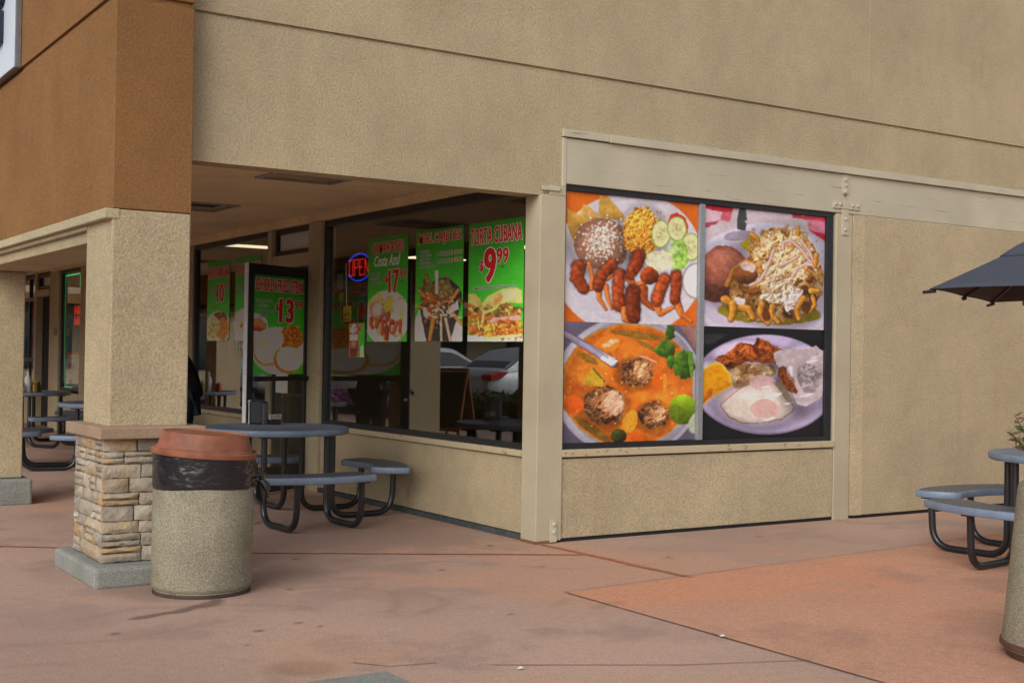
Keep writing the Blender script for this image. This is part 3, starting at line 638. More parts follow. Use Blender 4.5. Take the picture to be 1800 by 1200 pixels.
def shrimp_plate(s, k=1.0):
    s.put(s.ell(600, 640, 655, 600), (204, 198, 206), .05, 200)
    s.put(s.ell(600, 640, 560, 510) * .35, (190, 182, 200), .06, 150)
    for p, c in [([(320, 75), (375, 62), (530, 230), (520, 275), (340, 262), (312, 230)], (196, 150, 66)), ([(150, 238), (190, 140), (215, 150), (335, 248), (270, 335)], (206, 160, 84)), ([(55, 182), (62, 180), (150, 235), (275, 335), (245, 400), (110, 458), (60, 330)], (194, 146, 64))]:
        s.put(s.poly(p, 6), c, .16, 40, 3)
    s.put(s.ell(345, 475, 238, 212, 10, 40, 80), (142, 96, 74), .2, 26, 1); s.put(s.ell(330, 520, 190, 150, 0, 60, 60) * .5, (160, 112, 86), .2, 18, 2); s.form(345, 475, 245, 220, -.3, -.6, .25, .4)
    s.dots(50, 420, 340, 90, 60, 7, 13, [(226, 218, 204), (236, 230, 216)], 3); s.dots(330, 345, 465, 80, 72, 5, 11, [(236, 228, 212), (222, 208, 190), (240, 234, 224)], 4)
    s.mottle(s.ell(690, 372, 172, 205, 0, 70, 40), [(184, 96, 20), (216, 140, 44), (236, 172, 74), (206, 124, 34), (244, 190, 96)], 22, 3, 1, 0, 1.4); s.dots(260, 690, 380, 78, 95, 4, 7, [(236, 166, 62), (220, 140, 40), (244, 182, 84), (190, 104, 24)], 5, 2.6)
    s.put(s.poly([(915, 300), (940, 225), (1000, 205), (1075, 245), (1108, 320), (1095, 385), (1000, 300)], 5), (206, 48, 26), .1)
    s.form(690, 372, 180, 215, -.3, -.6, .25, .4)
    for cx, cy, rx, ry in [(860, 388, 86, 118), (1004, 342, 90, 106), (1136, 492, 88, 118)]:
        s.put(s.ell(cx, cy, rx, ry, 0, 14), (132, 156, 66), .1); s.put(s.ell(cx - 2, cy - 2, rx - 10, ry - 10, 0, 12), (216, 214, 158), .06)
        s.put(s.ell(cx, cy, rx * .55, ry * .55, 0, 16) * .5, (196, 190, 128), .1); s.dots(14, cx, cy, rx * .2, ry * .24, 4, 6, [(176, 160, 104), (230, 222, 180)], int(cx), 2.2)
    s.put(s.ell(1020, 560, 95, 130, -10, 70, 50), (150, 186, 84), .3, 30, 4); s.put(s.ell(850, 610, 130, 80, 8, 60, 60), (218, 212, 178), .16, 34, 5); s.put(s.ell(965, 520, 40, 60, 30, 40) * .7, (206, 224, 160), .2)
    s.put(s.ell(1190, 775, 136, 152), (150, 145, 150), .1); s.put(s.ell(1192, 775, 122, 138), (226, 220, 216), .06)
    r_, t_ = (164, 66, 26), (214, 112, 46)
    def tail(p, r0=26, r1=13): s.worm(p, r0, r1, t_, .2, 3, .7)
    tail([(240, 640), (270, 740), (262, 850)], 16, 20); s.worm([(155, 665), (140, 760), (200, 850)], 58, 46, r_, .3, 1, .6, .6)
    tail([(330, 850), (330, 930), (390, 1020)]); tail([(385, 830), (405, 930), (440, 1015)], 24, 12); tail([(390, 770), (440, 730)], 18, 14)
    s.worm([(430, 650), (350, 725), (322, 830)], 54, 44, r_, .3, 2, .6, .6); s.worm([(500, 725), (488, 850), (500, 985)], 50, 54, (176, 70, 28), .3, 3, .6, .6)
    tail([(570, 745), (630, 825), (735, 785)], 34, 20); s.worm([(660, 575), (632, 660), (592, 725)], 62, 48, (158, 58, 22), .3, 4, .6, .6)
    s.worm([(705, 850), (722, 950), (800, 1012)], 40, 17, (182, 80, 32), .3, 1, .6, .3); s.ball(760, 735, 82, 74, (176, 72, 26), .3, 22, 2)
    tail([(548, 1020), (556, 1100), (640, 1125)], 32, 26); s.worm([(615, 870), (622, 980), (630, 1080)], 66, 58, (128, 50, 22), .35, 5, .5, .6)
    tail([(820, 970), (866, 1052), (985, 995)], 36, 14); s.worm([(895, 765), (860, 850), (835, 930)], 54, 58, (184, 78, 28), .3, 1, .6, .5)
    tail([(1015, 960), (1055, 1055), (1145, 1112)], 36, 16); s.worm([(1000, 735), (1004, 840), (992, 930)], 54, 46, (168, 66, 26), .3, 2, .6, .6)
def p_shrimp():
    s = Cv(250, 240, 35, 1192, 35, 135, 1122, 1150, (206, 100, 20)); shrimp_plate(s); return s
def p_soup():
    s = Cv(250, 220, 20, 1280, 25, 55, 1165, 1135, (120, 108, 132))
    s.put(s.poly([(1100, 40), (1290, 60), (1290, 300)], 10), (168, 120, 112), .2, 60); s.put(s.ell(650, 630, 705, 660), (208, 202, 220), .05, 150); s.put(s.ell(670, 625, 655, 625), (176, 166, 178), .1, 90)
    s.put(s.ell(630, 620, 625, 580, 0, 25), (214, 128, 34), .14, 60); s.put(s.ell(640, 625, 605, 560, 0, 60), (202, 104, 30), .2, 70, 1)
    q = sst(-.06, .28, s.n(160, 5, 2)) * s.ell(640, 625, 590, 545, 0, 40); s.put(q * .8, (168, 76, 26), .2, 30, 3); q = sst(-.04, .28, s.n(120, 5, 4)) * s.ell(640, 640, 590, 500, 0, 40); s.put(q * .7, (222, 142, 46), .2, 22, 5)
    for c in [(720, 150, 260, 34, 8), (250, 370, 110, 34, 28), (300, 1040, 210, 40, 36), (820, 260, 150, 22, 28)]: s.put(s.ell(*c[:4], c[4], 18) * .85, (120, 92, 30), .25, 30, 3)
    s.put(s.ell(430, 230, 118, 76, -15, 30), (232, 124, 30), .14); s.put(s.ell(450, 225, 80, 26, -25, 40, 20) * .75, (238, 196, 168), .25, 14)
    s.worm([(30, 140), (300, 295), (480, 410)], 28, 44, (170, 156, 184), .06, 1, .9); s.put(s.poly([(355, 372), (400, 318), (530, 392), (462, 438)], 2), (206, 206, 216), .12, 30); s.put(s.poly([(60, 120), (80, 118), (440, 350), (425, 372)], 1) * .6, (120, 108, 130), .1)
    for cx, cy, rx, ry, sd in [(690, 500, 158, 132, 1), (405, 810, 198, 172, 2), (870, 905, 150, 128, 3)]:
        s.mottle(s.ell(cx, cy, rx, ry, 0, 70, 60, sd), [(70, 40, 24), (120, 74, 42), (156, 104, 64), (96, 58, 34), (176, 124, 80)], 44, sd, 1.3, 30, .8)
        s.mottle(s.ell(cx + rx * .42, cy - ry * .08, rx * .48, ry * .72, 10, 90, 60, sd) * .9, [(140, 90, 54), (176, 124, 82), (194, 148, 112), (160, 108, 66)], 36, sd + 2, 1.3, 20, .8)
        s.form(cx, cy, rx, ry, .5, -.5, .24, .55)
    s.put(s.ell(490, 790, 90, 110, -20, 50, 30) * .5, (226, 186, 170), .3, 16)
    s.put(s.poly([(285, 462), (412, 588), (385, 634), (195, 612), (225, 545)], 6), (186, 146, 40), .12, 40); s.put(s.poly([(285, 462), (300, 462), (414, 585), (400, 600)], 3), (88, 96, 34), .1)
    s.put(s.poly([(862, 500), (988, 512), (982, 690), (850, 612)], 5), (228, 92, 18), .1, 60); s.put(s.poly([(960, 510), (990, 513), (984, 690), (962, 672)], 3), (242, 138, 40), .1); s.put(s.ell(125, 805, 92, 84, 0, 24), (222, 92, 24), .1); s.put(s.ell(715, 1110, 76, 60, 0, 20), (220, 96, 20), .1)
    s.put(s.ell(650, 960, 66, 110, 20, 30) * .8, (206, 148, 40), .15)
    for c in [(1025, 125, 48, 85, 10), (985, 290, 100, 78, 0), (1165, 430, 105, 132, -12), (1030, 400, 44, 62, 0), (950, 230, 40, 50, 40)]: s.ball(*c[:4], (82, 128, 36), .3, 34, int(c[0]) % 5, c[4], 70, -.5, -.6, .5)
    s.put(s.poly([(1195, 290), (1250, 310), (1262, 520), (1235, 570)], 8), (104, 152, 48), .2); s.put(s.poly([(700, 345), (780, 345), (900, 400), (890, 412), (780, 366)], 2), (190, 150, 140), .1)
    s.ball(1160, 850, 140, 142, (146, 182, 30), .12, 60, 1, 0, 10, .2, -.7, .5); s.put(s.ell(1110, 900, 70, 95, -35, 20) * .8, (92, 112, 26), .2); s.put(s.ell(1290, 970, 66, 110, 20, 16), (214, 220, 190), .12)
    s.ball(540, 1095, 76, 66, (72, 78, 30), .25, 20, 3); s.form(640, 625, 690, 640, .2, -.3, .12, .3); s.dots(70, 600, 640, 260, 230, 4, 9, [(244, 190, 90), (236, 160, 60), (250, 214, 150)], 71, 1.4); return s
def p_chips():
    s = Cv(230, 230, 70, 1192, 40, 145, 1165, 1190, (198, 182, 190))
    s.put(s.poly([(60, 20), (335, 60), (300, 190), (60, 250)], 4), (206, 172, 186), .06, 60)
    for p, c in [([(70, 30), (335, 60), (322, 104), (190, 96), (90, 70)], (186, 40, 52)), ([(235, 100), (322, 104), (300, 195), (215, 180)], (206, 92, 112)), ([(60, 212), (200, 188), (190, 215), (60, 262)], (164, 70, 90)), ([(870, 112), (1200, 140), (1200, 190), (880, 150)], (194, 62, 78)), ([(1020, 160), (1200, 190), (1200, 300), (1030, 262)], (200, 120, 146)), ([(1030, 262), (1200, 300), (1200, 370)], (190, 34, 48))]: s.put(s.poly(p, 8, 30), c, .12, 40)
    s.put(s.ell(640, 760, 720, 560), (206, 200, 222), .05, 200); s.put(s.ell(640, 800, 640, 480) * .6, (196, 176, 200), .08, 120); s.put(s.ell(380, 320, 130, 46, -8, 20) * .7, (140, 120, 138), .1)
    s.put(s.poly([(385, 60), (442, 70), (455, 180), (440, 275), (370, 265), (368, 160)], 3), (66, 66, 68), .12, 60)
    s.put(s.ell(680, 1030, 480, 112, 2, 40), (142, 126, 24), .2, 50); s.put(s.poly([(385, 400), (480, 335), (490, 490)], 5), (186, 164, 24), .12)
    s.put(s.ell(262, 650, 214, 236, -10, 30), (140, 80, 62), .2, 40, 2); s.put(s.ell(190, 860, 160, 78, 0, 40), (112, 60, 46), .25, 26, 3); s.put(s.ell(250, 560, 150, 100, -10, 90, 60) * .5, (166, 102, 84), .2, 26, 4); s.form(262, 650, 225, 245, -.2, -.7, .3, .4)
    s.put(s.poly([(480, 330), (560, 300), (690, 250), (790, 255), (930, 235), (1070, 380), (1130, 520), (1190, 660), (1180, 860), (1090, 960), (960, 1090), (700, 1130), (480, 1100), (330, 960), (300, 740), (380, 580), (490, 520)], 26, 50), (150, 100, 46), .35, 34, 1)
    ch = [(206, 172, 124), (190, 148, 92), (220, 190, 150), (176, 122, 62), (168, 106, 40), (228, 206, 180)]
    mp = s.poly([(480, 330), (560, 300), (690, 250), (790, 255), (930, 235), (1070, 380), (1130, 520), (1190, 660), (1180, 860), (1090, 960), (960, 1090), (700, 1130), (480, 1100), (330, 960), (300, 740), (380, 580), (490, 520)], 26, 50)
    s.mottle(mp, [(84, 50, 22), (150, 92, 36), (196, 140, 66), (206, 168, 112), (172, 112, 48), (214, 184, 142)], 62, 1, 1.6, 35, .6)
    s.mottle(s.ell(790, 600, 250, 330, 0, 120, 90), [(112, 70, 36), (182, 140, 88), (208, 178, 130), (224, 200, 160), (190, 150, 100), (216, 190, 150)], 40, 3, 1.8, -40, .7)
    s.dots(120, 800, 600, 170, 200, 7, 15, ch, 11, 2.6); s.dots(60, 840, 800, 200, 120, 7, 15, ch + [(84, 50, 24), (96, 60, 28)], 12, 2.6)
    s.worm([(285, 780), (340, 640), (450, 560), (570, 610), (590, 660)], 26, 22, (190, 120, 46), .2, 1, .6); s.ball(450, 690, 110, 84, (164, 96, 44), .25, 40, 2); s.put(s.ell(470, 610, 76, 40, 25, 40, 30) * .9, (216, 190, 186), .16, 22)
    s.form(800, 640, 420, 420, -.3, -.6, .26, .55)
    for p in [[(790, 440), (792, 380), (860, 360), (960, 440), (1020, 520), (1092, 600)], [(702, 455), (668, 560), (630, 650), (580, 740), (490, 782)], [(880, 700), (930, 620), (1010, 580), (1080, 590), (1112, 640)], [(760, 600), (850, 560), (940, 505)], [(960, 360), (1040, 460), (1090, 560)]]: s.worm(p, 17, 15, (212, 174, 164), .08, 3, .5)
    s.mottle(s.ell(760, 740, 130, 90, 0, 110, 60), [(180, 138, 96), (200, 172, 144), (190, 156, 122), (206, 186, 168)], 34, 2); s.mottle(s.ell(890, 900, 90, 110, 20, 100, 60), [(196, 170, 160), (222, 204, 198), (204, 184, 178)], 50, 4)
    for p, r in [([(270, 915), (370, 985), (480, 1000), (520, 1080)], 40), ([(340, 960), (340, 1040), (322, 1100)], 40), ([(600, 960), (585, 1040), (660, 1130)], 34), ([(700, 980), (690, 1060), (755, 1120)], 32), ([(990, 900), (925, 1000), (950, 1090)], 30), ([(1080, 880), (1105, 960), (1050, 1020), (1000, 960)], 22), ([(1070, 830), (1140, 830)], 34), ([(1110, 500), (1100, 600)], 26), ([(930, 300), (935, 235)], 20), ([(500, 310), (560, 360)], 26)]: s.worm(p, r, r * .7, (200, 132, 40), .22, 2, .7)
    s.put(s.ell(640, 1060, 44, 56, 0, 20), (108, 52, 26), .25); s.put(s.ell(1020, 980, 46, 60, 10, 20), (90, 50, 26), .3); s.put(s.ell(400, 925, 60, 30, 20, 50, 30), (220, 204, 204), .1); s.mottle(s.ell(690, 900, 110, 46, 0, 70, 40), [(190, 150, 100), (220, 204, 196), (200, 170, 130)], 34, 5); return s
def p_eggs():
    s = Cv(230, 210, 55, 1265, 5, 15, 1165, 1125, (26, 26, 29)); s.put(s.poly([(40, 85), (300, 80), (160, 190), (40, 180)], 6) * .5, (66, 62, 72), .2)
    s.put(s.ell(690, 595, 715, 520), (150, 136, 168), .05); s.put(s.ell(690, 588, 705, 506), (190, 174, 208), .05, 160); s.put(s.ell(690, 600, 620, 420), (172, 156, 190), .05); s.put(s.ell(692, 606, 612, 414), (192, 174, 206), .06, 150); s.put(s.ell(120, 400, 70, 40, -25, 20) * .7, (220, 216, 230), .05)
    s.put(s.poly([(300, 450), (520, 380), (700, 400), (790, 480), (660, 500), (520, 590), (380, 650), (330, 520)], 22, 40), (188, 146, 96), .28, 34, 1); s.put(s.ell(720, 450, 60, 60, 0, 40) * .8, (120, 98, 50), .25)
    s.put(s.poly([(175, 350), (210, 315), (290, 290), (400, 170), (470, 180), (560, 178), (580, 115), (650, 125), (760, 190), (885, 240), (770, 290), (770, 380), (640, 370), (470, 370), (400, 440), (320, 455), (240, 380)], 18, 30), (142, 70, 28), .42, 30, 2)
    hb = [(175, 350), (210, 315), (290, 290), (400, 170), (470, 180), (560, 178), (580, 115), (650, 125), (760, 190), (885, 240), (770, 290), (770, 380), (640, 370), (470, 370), (400, 440), (320, 455), (240, 380)]
    s.mottle(s.poly(hb, 18, 30), [(84, 34, 14), (140, 66, 24), (176, 92, 38), (116, 50, 20), (190, 116, 60)], 52, 2, 1.8, 25, .9)
    s.mottle(s.poly([(310, 460), (470, 375), (690, 395), (770, 480), (660, 500), (520, 590), (380, 640), (330, 540)], 26, 40), [(150, 104, 56), (190, 150, 100), (212, 184, 146), (170, 126, 74)], 60, 1, 1.6, 20, .7)
    s.form(470, 290, 320, 150, -.1, -.7, .3, .35); s.form(560, 480, 260, 120, -.3, -.6, .25, .3)
    s.put(s.poly([(40, 500), (110, 410), (190, 368), (250, 388), (330, 490), (358, 620), (250, 680), (110, 780), (50, 860)], 5), (240, 186, 60), .06); s.put(s.poly([(40, 520), (115, 430), (190, 392), (240, 410), (310, 500), (336, 610), (240, 660), (110, 760), (50, 830)], 5), (226, 148, 14), .14, 36); s.put(s.poly([(60, 810), (130, 640), (170, 640), (160, 720)], 8), (196, 96, 30), .15)
    s.put(s.poly([(150, 720), (330, 650), (420, 660), (330, 760), (200, 780)], 12) * .6, (206, 180, 176), .08)
    s.put(s.poly([(232, 810), (300, 745), (420, 640), (520, 590), (560, 535), (690, 498), (745, 520), (770, 580), (850, 690), (970, 830), (955, 880), (840, 960), (640, 1000), (450, 1000), (320, 940)], 10, 60), (150, 108, 50), .2); s.put(s.poly([(240, 810), (300, 755), (420, 650), (520, 600), (560, 545), (690, 505), (740, 525), (765, 585), (845, 700), (960, 830), (948, 872), (836, 950), (640, 992), (450, 990), (330, 932)], 10, 60), (208, 192, 184), .07, 80)
    s.form(610, 790, 400, 230, -.2, -.5, .10, .40); s.form(1080, 480, 250, 330, -.3, -.6, .25, .2)
    s.put(s.ell(640, 575, 135, 78, 0, 30) * .75, (206, 164, 166), .08); s.put(s.ell(668, 850, 142, 100, 0, 30) * .8, (206, 158, 150), .07); s.put(s.ell(420, 830, 110, 70, 0, 50) * .4, (196, 190, 160), .1)
    for c in [(690, 620, 50, 12), (780, 700, 70, 18), (720, 955, 60, 12), (560, 700, 60, 8), (900, 790, 40, 8)]: s.put(s.ell(c[0], c[1], c[2], c[3], -12, 24, 20) * .85, (236, 232, 232), .05)
    s.put(s.poly([(745, 560), (850, 580), (960, 760), (930, 790)], 10) * .8, (118, 98, 78), .2); s.put(s.poly([(745, 275), (800, 240), (900, 222), (1100, 216), (1190, 180), (1280, 250), (1280, 640), (1230, 740), (1090, 825), (1000, 800), (965, 720), (900, 560), (800, 440)], 14, 40), (186, 168, 172), .12, 50, 1)
    q = s.ell(1110, 500, 130, 130, 0, 80, 60); s.put(q * .75, (118, 106, 108), .3, 36, 2); s.put(s.ell(1130, 640, 70, 40, 0, 50) * .6, (110, 96, 100), .3); s.mottle(q * .7, [(104, 92, 96), (150, 134, 138), (190, 174, 180), (126, 112, 116)], 44, 3, 1.2, 20, .6)
    s.put(s.poly([(800, 420), (850, 405), (885, 410), (890, 500), (960, 590), (1005, 660), (985, 695), (890, 650), (840, 560), (800, 520)], 8), (106, 50, 22), .35, 24, 3); s.mottle(s.ell(900, 560, 60, 130, -30, 30) * .6, [(80, 34, 16), (146, 78, 36), (110, 54, 24)], 30, 4)
    for c in [(1150, 340, 70, 16), (930, 450, 20, 60), (1100, 700, 80, 14), (1180, 300, 60, 10)]: s.put(s.ell(*c, -14, 30, 24) * .8, (226, 220, 232), .06)
    return s
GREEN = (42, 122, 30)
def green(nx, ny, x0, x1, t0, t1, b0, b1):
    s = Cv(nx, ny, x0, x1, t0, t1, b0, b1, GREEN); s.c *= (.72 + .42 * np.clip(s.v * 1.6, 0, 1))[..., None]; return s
def p_cam():
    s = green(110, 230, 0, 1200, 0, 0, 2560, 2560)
    q = Cv(110, 230, 35, 1192, -1130, -1130, 1160, 1160, GREEN); shrimp_plate(q); m = (q.Y > 40) & (((q.X - 600) / 655) ** 2 + ((q.Y - 640) / 600) ** 2 < 1.08); s.c = np.where(m[..., None], q.c, s.c); return s
def p_mol():
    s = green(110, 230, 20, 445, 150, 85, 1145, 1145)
    s.put(s.poly([(20, 1145), (20, 960), (60, 850), (140, 1145)], 3), (190, 186, 204), .06); s.put(s.poly([(300, 1145), (400, 930), (445, 1000), (445, 1145)], 3), (186, 184, 202), .06)
    s.put(s.ell(265, 760, 170, 190, 10, 20), (36, 34, 36), .2); s.put(s.poly([(60, 830), (110, 760), (380, 760), (420, 860), (340, 1145), (130, 1145)], 6), (44, 38, 34), .3)
    s.worm([(120, 550), (150, 660)], 16, 14, (140, 76, 50)); s.worm([(318, 580), (305, 690)], 14, 12, (120, 60, 44)); s.put(s.ell(130, 700, 60, 90, 10, 40), (90, 60, 36), .4); s.put(s.ell(255, 700, 120, 110, 0, 60), (96, 92, 46), .45, 20); s.put(s.ell(180, 830, 80, 120, 0, 60), (128, 66, 26), .35, 24)
    s.dots(120, 230, 780, 90, 100, 5, 14, [(150, 96, 56), (118, 70, 40), (170, 130, 90), (92, 84, 40), (80, 50, 34)], 31, 3)
    for p, r in [([(60, 690), (110, 740)], 20), ([(405, 680), (330, 800)], 15), ([(50, 830), (90, 840)], 16), ([(190, 950), (160, 1130)], 20), ([(300, 940), (345, 1140)], 14), ([(360, 890), (440, 990)], 18), ([(260, 960), (265, 1140)], 12)]: s.worm(p, r, r * .8, (176, 100, 48) if r > 14 else (176, 140, 120), .2, 2)
    s.put(s.poly([(90, 850), (110, 830), (155, 900), (130, 935), (100, 910)], 3), (196, 190, 172), .06); s.put(s.poly([(330, 860), (400, 770), (412, 850), (345, 885)], 3), (204, 204, 196), .06)
    s.worm([(213, 512), (218, 700)], 15, 13, (206, 198, 196), .05, 1, .3); s.dots(30, 260, 880, 60, 50, 4, 9, [(200, 180, 150)], 33, 5); return s
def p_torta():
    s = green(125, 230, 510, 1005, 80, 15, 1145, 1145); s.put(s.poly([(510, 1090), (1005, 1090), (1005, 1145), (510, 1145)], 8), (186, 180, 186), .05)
    s.put(s.poly([(510, 715), (580, 712), (630, 770), (640, 870), (600, 880), (510, 830)], 4), (196, 136, 76), .2); s.put(s.poly([(510, 790), (640, 860), (640, 1090), (510, 1040)], 10), (120, 70, 34), .4, 24)
    s.put(s.poly([(640, 800), (700, 730), (820, 672), (940, 655), (990, 690), (998, 800), (900, 790), (800, 800), (700, 870), (645, 880)], 5, 40), (200, 140, 82), .22, 40); s.put(s.ell(880, 730, 70, 40, -20, 40) * .6, (212, 180, 140), .2); s.put(s.ell(790, 770, 26, 60, 40, 20) * .7, (200, 86, 40), .2)
    s.put(s.poly([(640, 880), (740, 850), (860, 790), (990, 860), (990, 950), (960, 1070), (760, 1110), (650, 1080)], 12), (126, 74, 34), .45, 22)
    s.dots(60, 800, 860, 100, 22, 6, 14, [(120, 116, 44), (70, 60, 30), (160, 150, 80)], 41, 2.4); s.put(s.poly([(690, 970), (740, 930), (985, 905), (990, 950), (840, 955), (700, 1000)], 5), (206, 120, 112), .12)
    for c in [(762, 990), (840, 985)]: s.ball(c[0], c[1], 36, 32, (212, 88, 46), .12, 20)
    s.dots(150, 830, 1040, 90, 34, 6, 15, [(190, 110, 40), (140, 70, 26), (206, 140, 60), (84, 44, 22)], 42, 3); s.put(s.poly([(660, 1105), (995, 1075), (1000, 1095), (670, 1130)], 4), (196, 150, 96), .1)
    for p in [[(640, 1010), (660, 890), (760, 850), (800, 800)], [(540, 850), (600, 930), (620, 1030)]]: s.worm(p, 13, 9, (206, 178, 84), .15, 2)
    s.dots(50, 560, 930, 30, 40, 6, 14, [(196, 170, 60), (110, 120, 40), (170, 90, 40)], 43, 3); s.ball(555, 1050, 42, 30, (206, 88, 46)); s.dots(16, 690, 1060, 24, 30, 8, 16, [(214, 170, 60), (190, 120, 40)], 44, 2); s.dots(10, 590, 850, 20, 10, 6, 10, [(40, 40, 30)], 45); return s
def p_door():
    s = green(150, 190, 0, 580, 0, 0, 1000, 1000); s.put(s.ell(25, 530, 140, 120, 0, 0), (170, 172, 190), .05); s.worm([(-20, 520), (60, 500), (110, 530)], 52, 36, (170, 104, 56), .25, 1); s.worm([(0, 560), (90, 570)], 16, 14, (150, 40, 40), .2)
    s.put(s.ell(295, 770, 315, 236, 6), (172, 150, 164), .06, 60); s.put(s.ell(430, 640, 130, 120, 20, 50), (160, 76, 22), .35, 26); s.dots(120, 430, 630, 60, 55, 6, 14, [(190, 100, 36), (136, 58, 18), (206, 126, 56)], 51, 2.4)
    s.put(s.ell(165, 760, 160, 158, -10, 26), (158, 106, 60), .2); s.put(s.ell(175, 745, 158, 150, -20, 26), (194, 164, 140), .12, 40); s.put(s.ell(220, 660, 130, 100, 0, 30), (196, 170, 148), .1, 40); s.put(s.ell(120, 700, 60, 46, 0, 40) * .7, (196, 126, 96), .15)
    s.put(s.ell(400, 860, 165, 132, 8, 20), (156, 84, 26), .2); s.put(s.ell(418, 845, 152, 122, 8, 22), (200, 164, 144), .12, 34); s.put(s.ell(410, 840, 60, 36, 0, 40) * .4, (206, 140, 110), .1); return s
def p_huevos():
    s = green(80, 190, 0, 300, 0, 0, 760, 760); s.put(s.ell(150, 640, 168, 160), (178, 170, 184), .06); s.put(s.ell(170, 560, 110, 76, 0, 20), (84, 48, 30), .25); s.put(s.ell(215, 650, 80, 110, 0, 30), (196, 96, 24), .2); s.dots(60, 215, 650, 36, 50, 5, 9, [(220, 120, 36), (180, 84, 20)], 61, 2)
    s.put(s.ell(90, 640, 80, 120, 10, 40), (186, 150, 84), .3, 24); s.dots(110, 90, 640, 36, 56, 6, 14, [(214, 190, 120), (206, 170, 80), (180, 70, 40), (110, 120, 50), (224, 206, 160)], 62, 1.8); return s
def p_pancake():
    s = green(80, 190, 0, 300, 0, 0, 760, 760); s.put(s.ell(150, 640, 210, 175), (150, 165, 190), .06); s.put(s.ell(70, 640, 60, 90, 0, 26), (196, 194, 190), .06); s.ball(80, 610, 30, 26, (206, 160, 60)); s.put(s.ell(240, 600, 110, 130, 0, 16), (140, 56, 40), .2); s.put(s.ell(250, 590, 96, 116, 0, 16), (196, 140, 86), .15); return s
def p_float():
    s = Cv(50, 110, 0, 110, 0, 0, 270, 270, (48, 140, 30)); s.put(s.poly([(0, 0), (70, 0), (70, 270), (0, 270)]), (120, 72, 52), .15); s.put(s.poly([(0, 0), (12, 0), (12, 60), (0, 70)]), (190, 90, 30), .1); s.put(s.poly([(4, 90), (64, 90), (60, 140), (8, 140)]), (186, 160, 140), .2, 12); s.put(s.poly([(8, 140), (62, 140), (58, 270), (12, 270)]), (84, 42, 24), .2)
    s.ball(36, 60, 26, 34, (206, 196, 190), .12, 10); s.ball(36, 24, 16, 22, (206, 196, 190), .12, 10); s.put(s.ell(34, 165, 24, 22), (170, 40, 36), .05); s.put(s.ell(34, 165, 15, 14), (206, 200, 196), .05); s.worm([(88, 270), (86, 200), (96, 180), (102, 270)], 5, 5, (196, 190, 186), .05); return s

# lettering: built-in font outlines fitted to boxes on a sheet
def glyphs(txt, off, shear=0.0):
    cu = bpy.data.curves.new('t', 'FONT'); cu.body = txt; cu.size = 1; cu.offset = off; cu.shear = shear; cu.resolution_u = 3; cu.space_character = 1.04; cu.fill_mode = 'FRONT'
    o = bpy.data.objects.new('t', cu); COL.objects.link(o); dg = bpy.context.evaluated_depsgraph_get(); me = o.evaluated_get(dg).to_mesh()
    vs = [(v.co.x, v.co.y) for v in me.vertices]; fs = [tuple(p.vertices) for p in me.polygons]; o.evaluated_get(dg).to_mesh_clear()
    bpy.data.objects.remove(o); bpy.data.curves.remove(cu); return vs, fs
class Sheet:
    def __init__(s, o, u, n): s.o, s.u, s.n = Vector(o), Vector(u).normalized(), Vector(n).normalized()   # o: lower left, n towards the viewer
    def p(s, x, y, h): return s.o + s.u * x + Vector((0, 0, y)) + s.n * h
def lettering(sh, parent, items):   # items: (text, x0, x1, y0, y1, ink, outline ink or None, weight, shear)
    inks = {}
    for it in items:
        txt, x0, x1, y0, y1, ink, outl, wt, shr = it[:9]; Hh = y1 - y0; bo = wt * Hh * .55; g = Hh * .032 if Hh > .06 else Hh * .09
        vs, fs = glyphs(txt, min(wt, .02), shr); xs_ = [v[0] for v in vs]; ys_ = [v[1] for v in vs]; a, b, c, d = min(xs_), max(xs_), min(ys_), max(ys_)
        kx, ky = (x1 - x0 - 2 * bo) / (b - a), Hh / (d - c)
        def lay(mat, dx, dy, h): inks.setdefault(mat, MB()).add([sh.p(x0 + bo + (v[0] - a) * kx + dx, y0 + (v[1] - c) * ky + dy, h) for v in vs], fs)
        for i, dx in enumerate((-bo, 0, bo) if bo > .0006 else (0,)): lay(ink, dx, 0, .0024 + i * .0001)
        if outl:
            for i in range(8): an = i * math.pi / 4; lay(outl, math.cos(an) * g + (bo if math.cos(an) > .1 else -bo if math.cos(an) < -.1 else 0), math.sin(an) * g, .0010 + i * .0001)
    for ink, mb in inks.items(): mb.build('lettering', ink, parent)
def sheet_obj(name, sh, W, H, cv, mat, K, parent=None, thick=.001):
    ny, nx = cv.c.shape[:2]; u = np.linspace(0, W, nx)[None, :].repeat(ny, 0); z = np.linspace(H, 0, ny)[:, None].repeat(nx, 1)
    P = np.array(sh.o)[None, None] + u[..., None] * np.array(sh.u) + z[..., None] * np.array((0, 0, 1.))
    o = grid_obj(name, P, cv.lumin(K), mat, parent)
    if o.data.polygons[0].normal.dot(sh.n) < 0: o.data.flip_normals()
    return o
KR, KL = .84, .33
def vinyl(x0, x1, z0, z1, cv, label):
    sh = Sheet((x0, .037, z0), (1, 0, 0), (0, -1, 0)); o = sheet_obj('food_poster', sh, x1 - x0, z1 - z0, cv, M_print, KR)
    return tag(o, label, 'food poster', 'food pictures covering the picture window')
vinyl(.227, 1.647, 1.778, 2.835, p_shrimp(), 'orange edged picture of battered shrimp, rice, beans and cucumber, upper left')
vinyl(.227, 1.647, .79, 1.777, p_soup(), 'picture of orange meatball soup in a white bowl with a spoon, below the shrimp picture')
vinyl(1.713, 3.223, 1.778, 2.835, p_chips(), 'picture of tortilla chips heaped with shredded chicken beside brown beans, upper right')
vinyl(1.713, 3.223, .79, 1.777, p_eggs(), 'picture of fried egg, hash browns and orange wedge on oval plate, black background')
RD, WH, BK = M_red, M_ink_w, M_ink_k
